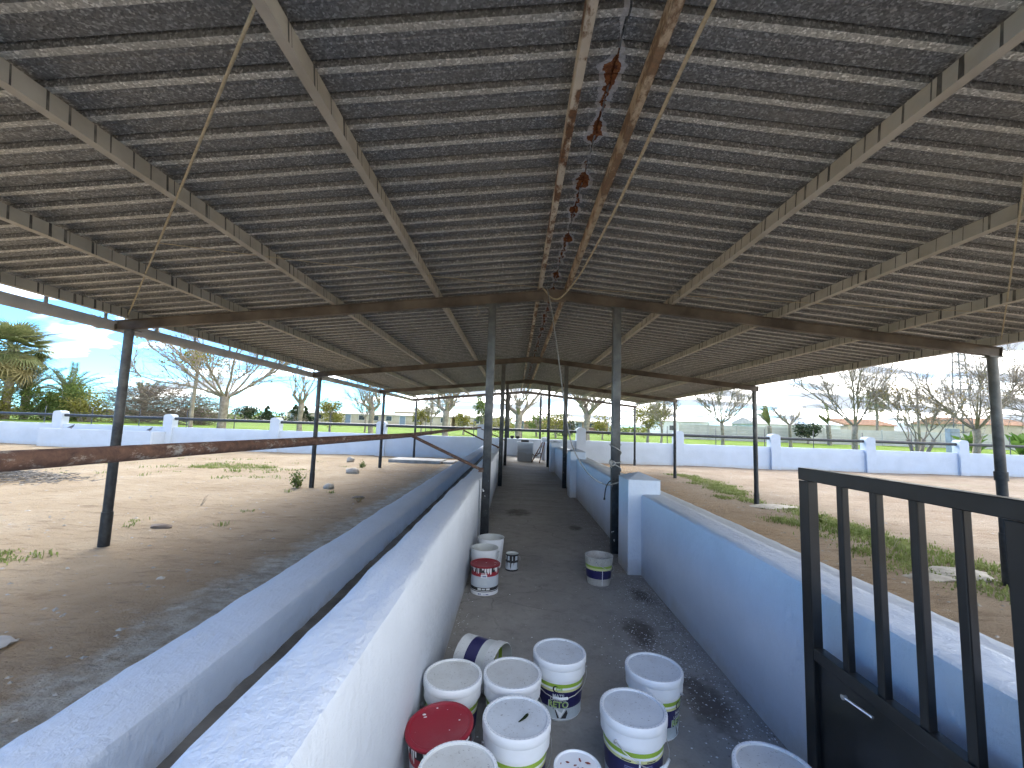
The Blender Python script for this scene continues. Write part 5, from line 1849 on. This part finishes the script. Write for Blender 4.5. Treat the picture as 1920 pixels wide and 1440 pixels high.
def mast(label, x, y, h, w0, w1):
    t = thing('lattice_mast', label, 'mast', (x, y, 0.4), 'steel lattice masts on the right')
    n = int(h / 1.15)
    for sx, sy in ((-1, -1), (1, -1), (1, 1), (-1, 1)):
        MB().tube([(sx * w0, sy * w0, -0.5), (sx * w1, sy * w1, h)], 0.085, 5).build('leg', M_POST, t)
    br = MB()
    for k in range(n):
        z0, z1 = h * k / n, h * (k + 1) / n
        a, b = w0 + (w1 - w0) * k / n, w0 + (w1 - w0) * (k + 1) / n
        for q in range(4):
            c = [(-1, -1), (1, -1), (1, 1), (-1, 1)]
            p, s_ = c[q], c[(q + 1) % 4]
            br.tube([(p[0] * b, p[1] * b, z1), (s_[0] * b, s_[1] * b, z1)], 0.055, 4)
            if k % 2 == q % 2:
                br.tube([(p[0] * a, p[1] * a, z0), (s_[0] * b, s_[1] * b, z1)], 0.04, 4)
    o = br.build('bracing', M_POST, t)
    o['kind'] = 'stuff'
    return t


mast('tall steel lattice mast rising behind the bare trees on the right', 72.4, 70.0, 18.5, 0.85, 0.42)
mast('thin distant lattice mast beyond the second right post', 33.5, 95.0, 13.0, 0.45, 0.35)
up = thing('utility_pole', 'dark wooden utility pole among the tan-leaved stems on the right', 'pole', (37.3, 40.0, 0.0))
MB().tube([(0, 0, -0.4), (0, 0, 6.1)], [0.13, 0.09], 10).build('pole', M_TWIG, up, smooth=True)
MB().box((-0.5, -0.05, 5.5), (0.5, 0.05, 5.6), 0, 0.01).build('crossarm', M_TWIG, up)
cord('power_line', sag((-62.4, 52.0, 10.3), (-30.5, 36.0, 9.9), 0.25), 0.03, M_CABLE, 'black overhead cable crossing the blue sky on the left', 'cable', 4)
cord('power_line', sag((36.0, 36.0, 9.0), (29.5, 62.0, 3.2), 0.25), 0.03, M_CABLE, 'thin overhead cable crossing the clouds on the right', 'cable', 4)


# ================================================================== pigeons on the trough
def pigeon(label, x, y, z, rz):
    t = thing('pigeon', label, 'bird', (x, y, z), 'pigeons perched on the water trough', rz)
    sec = [(-0.17, 0.055, 0.006, 0.010), (-0.11, 0.070, 0.022, 0.016), (-0.06, 0.085, 0.040, 0.042), (0.0, 0.105, 0.055, 0.060), (0.06, 0.130, 0.052, 0.058), (0.095, 0.165, 0.034, 0.036), (0.110, 0.195, 0.026, 0.026), (0.125, 0.215, 0.025, 0.026), (0.142, 0.212, 0.016, 0.016), (0.158, 0.206, 0.005, 0.005), (0.172, 0.200, 0.001, 0.001)]
    mb = MB()
    n = 10
    for (px, pz, wy, wz) in sec:
        for k in range(n):
            a = 2 * math.pi * k / n
            mb.v.append((px, wy * math.cos(a), pz + wz * math.sin(a)))
    for i in range(len(sec) - 1):
        for k in range(n):
            a, b = i * n + k, i * n + (k + 1) % n
            mb.f.append((a, a + n, b + n, b))
            mb.m.append(0)
    mb.build('body', M_DARKFEATHER, t, smooth=True)
    for s in (-1, 1):
        MB().add([(-0.15, s * 0.022, 0.062), (-0.04, s * 0.050, 0.060), (0.06, s * 0.056, 0.120), (0.03, s * 0.046, 0.150), (-0.08, s * 0.036, 0.112)], [(0, 1, 2, 3, 4)]).build('wing', M_FEATHER, t)
        MB().tube([(0.01, s * 0.02, 0.065), (0.012, s * 0.02, 0.0)], 0.005, 5).build('leg', M_IRON, t)
    return t


M_FEATHER = simple('pigeon_wing', (0.10, 0.11, 0.13), (0.17, 0.18, 0.20), 30, 0.8)
M_DARKFEATHER = simple('pigeon_body', (0.055, 0.06, 0.075), (0.10, 0.11, 0.13), 20, 0.7)
pigeon('dark grey pigeon perched on the left half of the water trough', -22.1, 21.25, 0.602, 0.1)
pigeon('dark grey pigeon perched at the right end of the water trough', -18.15, 21.25, 0.602, -0.1)


# ================================================================== stones, slab, weeds and litter in the yard
def rock(name, label, x, y, s, seed, flat=0.6, mat=None, group='stones lying in the yard', cat='stone'):
    bm = bmesh.new()
    bmesh.ops.create_icosphere(bm, subdivisions=2, radius=1.0)
    for v in bm.verts:
        n_ = v.co.normalized()
        k = 1 + 0.35 * nz(n_.x * 1.3 + seed, n_.y * 1.3, n_.z * 1.3) + 0.12 * nz(n_.x * 4 + seed, n_.y * 4, n_.z * 4)
        v.co = Vector((n_.x * k * s[0], n_.y * k * s[1], n_.z * k * s[2]))
    bm.verts.index_update()
    mb = MB().add([tuple(v.co) for v in bm.verts], [tuple(v.index for v in f.verts) for f in bm.faces])
    bm.free()
    o = mb.build(name, mat or M_STONE, smooth=50)
    o.location = (x, y, yard_z(x, y) + s[2] * flat)
    return tag(o, label, cat, group)


rock('stone', 'pale round stone farthest back in the left yard near the wall', -6.9, 18.2, (0.17, 0.15, 0.14), 1)
rock('stone', 'pale stone right of the weed at the second left post', -4.5, 10.6, (0.13, 0.11, 0.09), 2)
rock('stone', 'broad pale stone in the middle distance of the left yard', -5.2, 14.0, (0.24, 0.18, 0.12), 3)
rock('flat_stone', 'flat pale slab at the foot of the second right post', 6.2, 10.45, (0.55, 0.30, 0.05), 4, 0.3)
rock('flat_stone', 'flat pale slab at the foot of the front right post', 5.75, 5.75, (0.42, 0.26, 0.05), 5, 0.3)
rock('flat_stone', 'thin pale flagstone left of the front right post slab', 5.25, 5.55, (0.36, 0.12, 0.03), 6, 0.3)
rock('dung_clod', 'dark clod lying in the shade on the left yard', -5.05, 6.3, (0.16, 0.09, 0.035), 7, 0.4, M_BRUSH, 'dark clods in the left yard', 'clod')
rock('dung_clod', 'dark clod near the foot of the left manger, mid distance', -3.3, 9.3, (0.13, 0.08, 0.03), 8, 0.4, M_BRUSH, 'dark clods in the left yard', 'clod')
rock('broken_tile', 'pale broken tile at the bottom left edge of the yard', -3.52, 3.05, (0.13, 0.10, 0.018), 9, 0.8, M_CONC, 'debris', 'tile')
sl = thing('concrete_slab', 'low concrete slab lying beside the far end of the left manger', 'slab', (-4.1, 19.2, -0.27), None, -0.08)
MB().box((-1.3, -0.6, -0.1), (1.0, 0.6, 0.14), 0, 0.025).build('slab', M_CONC, sl)
MB().box((1.002, -0.45, -0.1), (1.5, 0.55, 0.10), 0, 0.04).build('broken_end', M_CONC, sl)
# straw heap at the left edge
hp = MB()
rr = random.Random(131)
for i in range(900):
    x, y = rr.gauss(0, 0.75), rr.gauss(0, 0.5)
    z = 0.22 * math.exp(-(x * x / 0.9 + y * y / 0.4)) * rr.uniform(0.2, 1.1)
    a = rr.uniform(0, 6.28)
    L = rr.uniform(0.08, 0.32)
    d = Vector((math.cos(a), math.sin(a), rr.uniform(-0.15, 0.25))) * L
    hp.tube([(x, y, z), Vector((x, y, z)) + d], [0.009, 0.005], 3)
o = hp.build('straw_heap', M_STRAW)
o.location = (-12.2, 10.2, yard_z(-12.2, 10.2))
stuff(o, 'grey heap of old straw at the left edge of the yard', 'straw heap')


def weeds(name, label, spots, mat, seed):
    """spots: (x, y, spread x, spread y, blades, height)"""
    rr = random.Random(seed)
    mb = MB()
    for (cx, cy, sx, sy, n, h) in spots:
        for i in range(n):
            x, y = rr.gauss(cx, sx), rr.gauss(cy, sy)
            if abs(x - 0.47) < 2.1 or y > 22.0:
                continue
            z = yard_z(x, y) - 0.004
            a = rr.uniform(0, 6.28)
            hh = h * rr.uniform(0.35, 1.2)
            w_ = rr.uniform(0.004, 0.010) * (1 + h * 3)
            b = Vector((math.cos(a), math.sin(a), 0))
            lean = b * hh * rr.uniform(0.2, 0.9)
            c = b.cross(Vector((0, 0, 1))) * w_
            p = Vector((x, y, z))
            m_ = p + lean * 0.4 + Vector((0, 0, hh * 0.7))
            e = p + lean + Vector((0, 0, hh * rr.uniform(0.7, 1.0)))
            mb.add([p - c, p + c, m_ + c * 0.8, m_ - c * 0.8, e], [(0, 1, 2, 3), (3, 2, 4)])
    return stuff(mb.build(name, mat), label, 'grass')


rr = random.Random(140)
spots = []
for i in range(150):
    y = rr.uniform(4.9, 17.5)
    x = 6.25 + 0.25 * math.sin(y * 0.9) + rr.gauss(0, 0.28) - (0.45 if y < 7 else 0) + (0.35 if y > 12 else 0)
    spots.append((x, y, 0.13, 0.16, int(rr.uniform(40, 110)), rr.uniform(0.03, 0.08)))
for i in range(48):
    spots.append((rr.uniform(5.3, 6.7), rr.uniform(5.6, 9.0), 0.16, 0.18, 80, rr.uniform(0.05, 0.10)))
weeds('roof_drip_grass', 'strip of green weeds along the drip line of the right roof edge', spots, L_GRASS, 141)
spots = []
for i in range(34):
    spots.append((rr.gauss(-9.3, 0.9), rr.gauss(14.4, 0.5), 0.16, 0.12, 40, rr.uniform(0.06, 0.13)))
for i in range(60):
    spots.append((rr.uniform(-17, -6), rr.uniform(11.5, 18), 0.10, 0.10, 14, rr.uniform(0.04, 0.10)))
for i in range(14):
    spots.append((rr.gauss(-5.6, 0.3), rr.gauss(4.6, 0.35), 0.08, 0.08, 30, rr.uniform(0.04, 0.09)))
for i in range(6):
    spots.append((rr.uniform(-7, -4), rr.uniform(6, 10), 0.05, 0.05, 18, rr.uniform(0.05, 0.10)))
weeds('yard_weeds', 'sparse patches of green weeds across the left yard', spots, L_GRASS, 142)


def herb(label, x, y, h, n, seed, mat, group='leafy weeds in the yard', ls=0.035):
    rr = random.Random(seed)
    t = thing('weed_plant', label, 'weed', (x, y, yard_z(x, y)), group)
    st, fo = MB(), MB()
    for i in range(n):
        a = rr.uniform(0, 6.28)
        pts, _ = grow(st, rr, (0, 0, -0.02), (math.cos(a) * 0.5, math.sin(a) * 0.5, 1.0), h * rr.uniform(0.6, 1.1), 0.006, 0.002, 5, 0.18, -0.02, 4)
        for q in range(16 if ls else 0):
            leaf_quad(fo, rr, pts[rr.randrange(1, 6)] + rvec(rr, 0.06), ls * rr.uniform(0.6, 1.3), 0)
    st.build('stem', M_TWIG, t)
    if ls:
        fo.build('foliage', mat, t)
    return t


herb('leafy green weed growing at the foot of the second left post', -5.28, 10.62, 0.42, 16, 151, L_GREEN)
herb('dry little stalk standing alone in the left yard', -5.72, 7.97, 0.26, 3, 152, L_DRY, ls=0)
herb('small weed beside the third left post', -5.6, 15.9, 0.25, 8, 153, L_GREEN)
herb('low dry tuft near the left manger', -3.15, 8.9, 0.14, 7, 154, L_DRY, ls=0.015)
herb('dark leafy weed at the grass strip seen through the gate', 6.05, 8.75, 0.22, 8, 155, L_GREEN)
herb('thin upright stalk in the grass strip seen through the gate', 5.9, 6.9, 0.26, 3, 156, L_GREEN, ls=0)

# gravel and fragments, too many to count
gv = MB()
rr = random.Random(160)
for i in range(5200):
    if rr.random() < 0.72:
        x, y = rr.uniform(2.6, 16), 1.5 + 19 * rr.random() ** 1.3
    else:
        x, y = -1.6 - 12 * rr.random() ** 1.5, 2.0 + 16 * rr.random() ** 1.3
    z = yard_z(x, y)
    s_ = rr.uniform(0.008, 0.032) * (1.7 if rr.random() < 0.06 else 1)
    a = rr.uniform(0, 6.28)
    ca, sa = math.cos(a) * s_, math.sin(a) * s_
    f = rr.uniform(0.5, 0.9)
    gv.add([(x + ca, y + sa, z), (x - sa * f, y + ca * f, z), (x - ca, y - sa, z), (x + sa * f, y - ca * f, z), (x + ca * 0.2, y + sa * 0.2, z + s_ * rr.uniform(0.25, 0.6))],
           [(0, 1, 4), (1, 2, 4), (2, 3, 4), (3, 0, 4)], 0 if rr.random() < 0.6 else 1)
stuff(gv.build('gravel', [M_STONE, M_CONC]), 'pale gravel and shell fragments scattered over the yard', 'gravel')
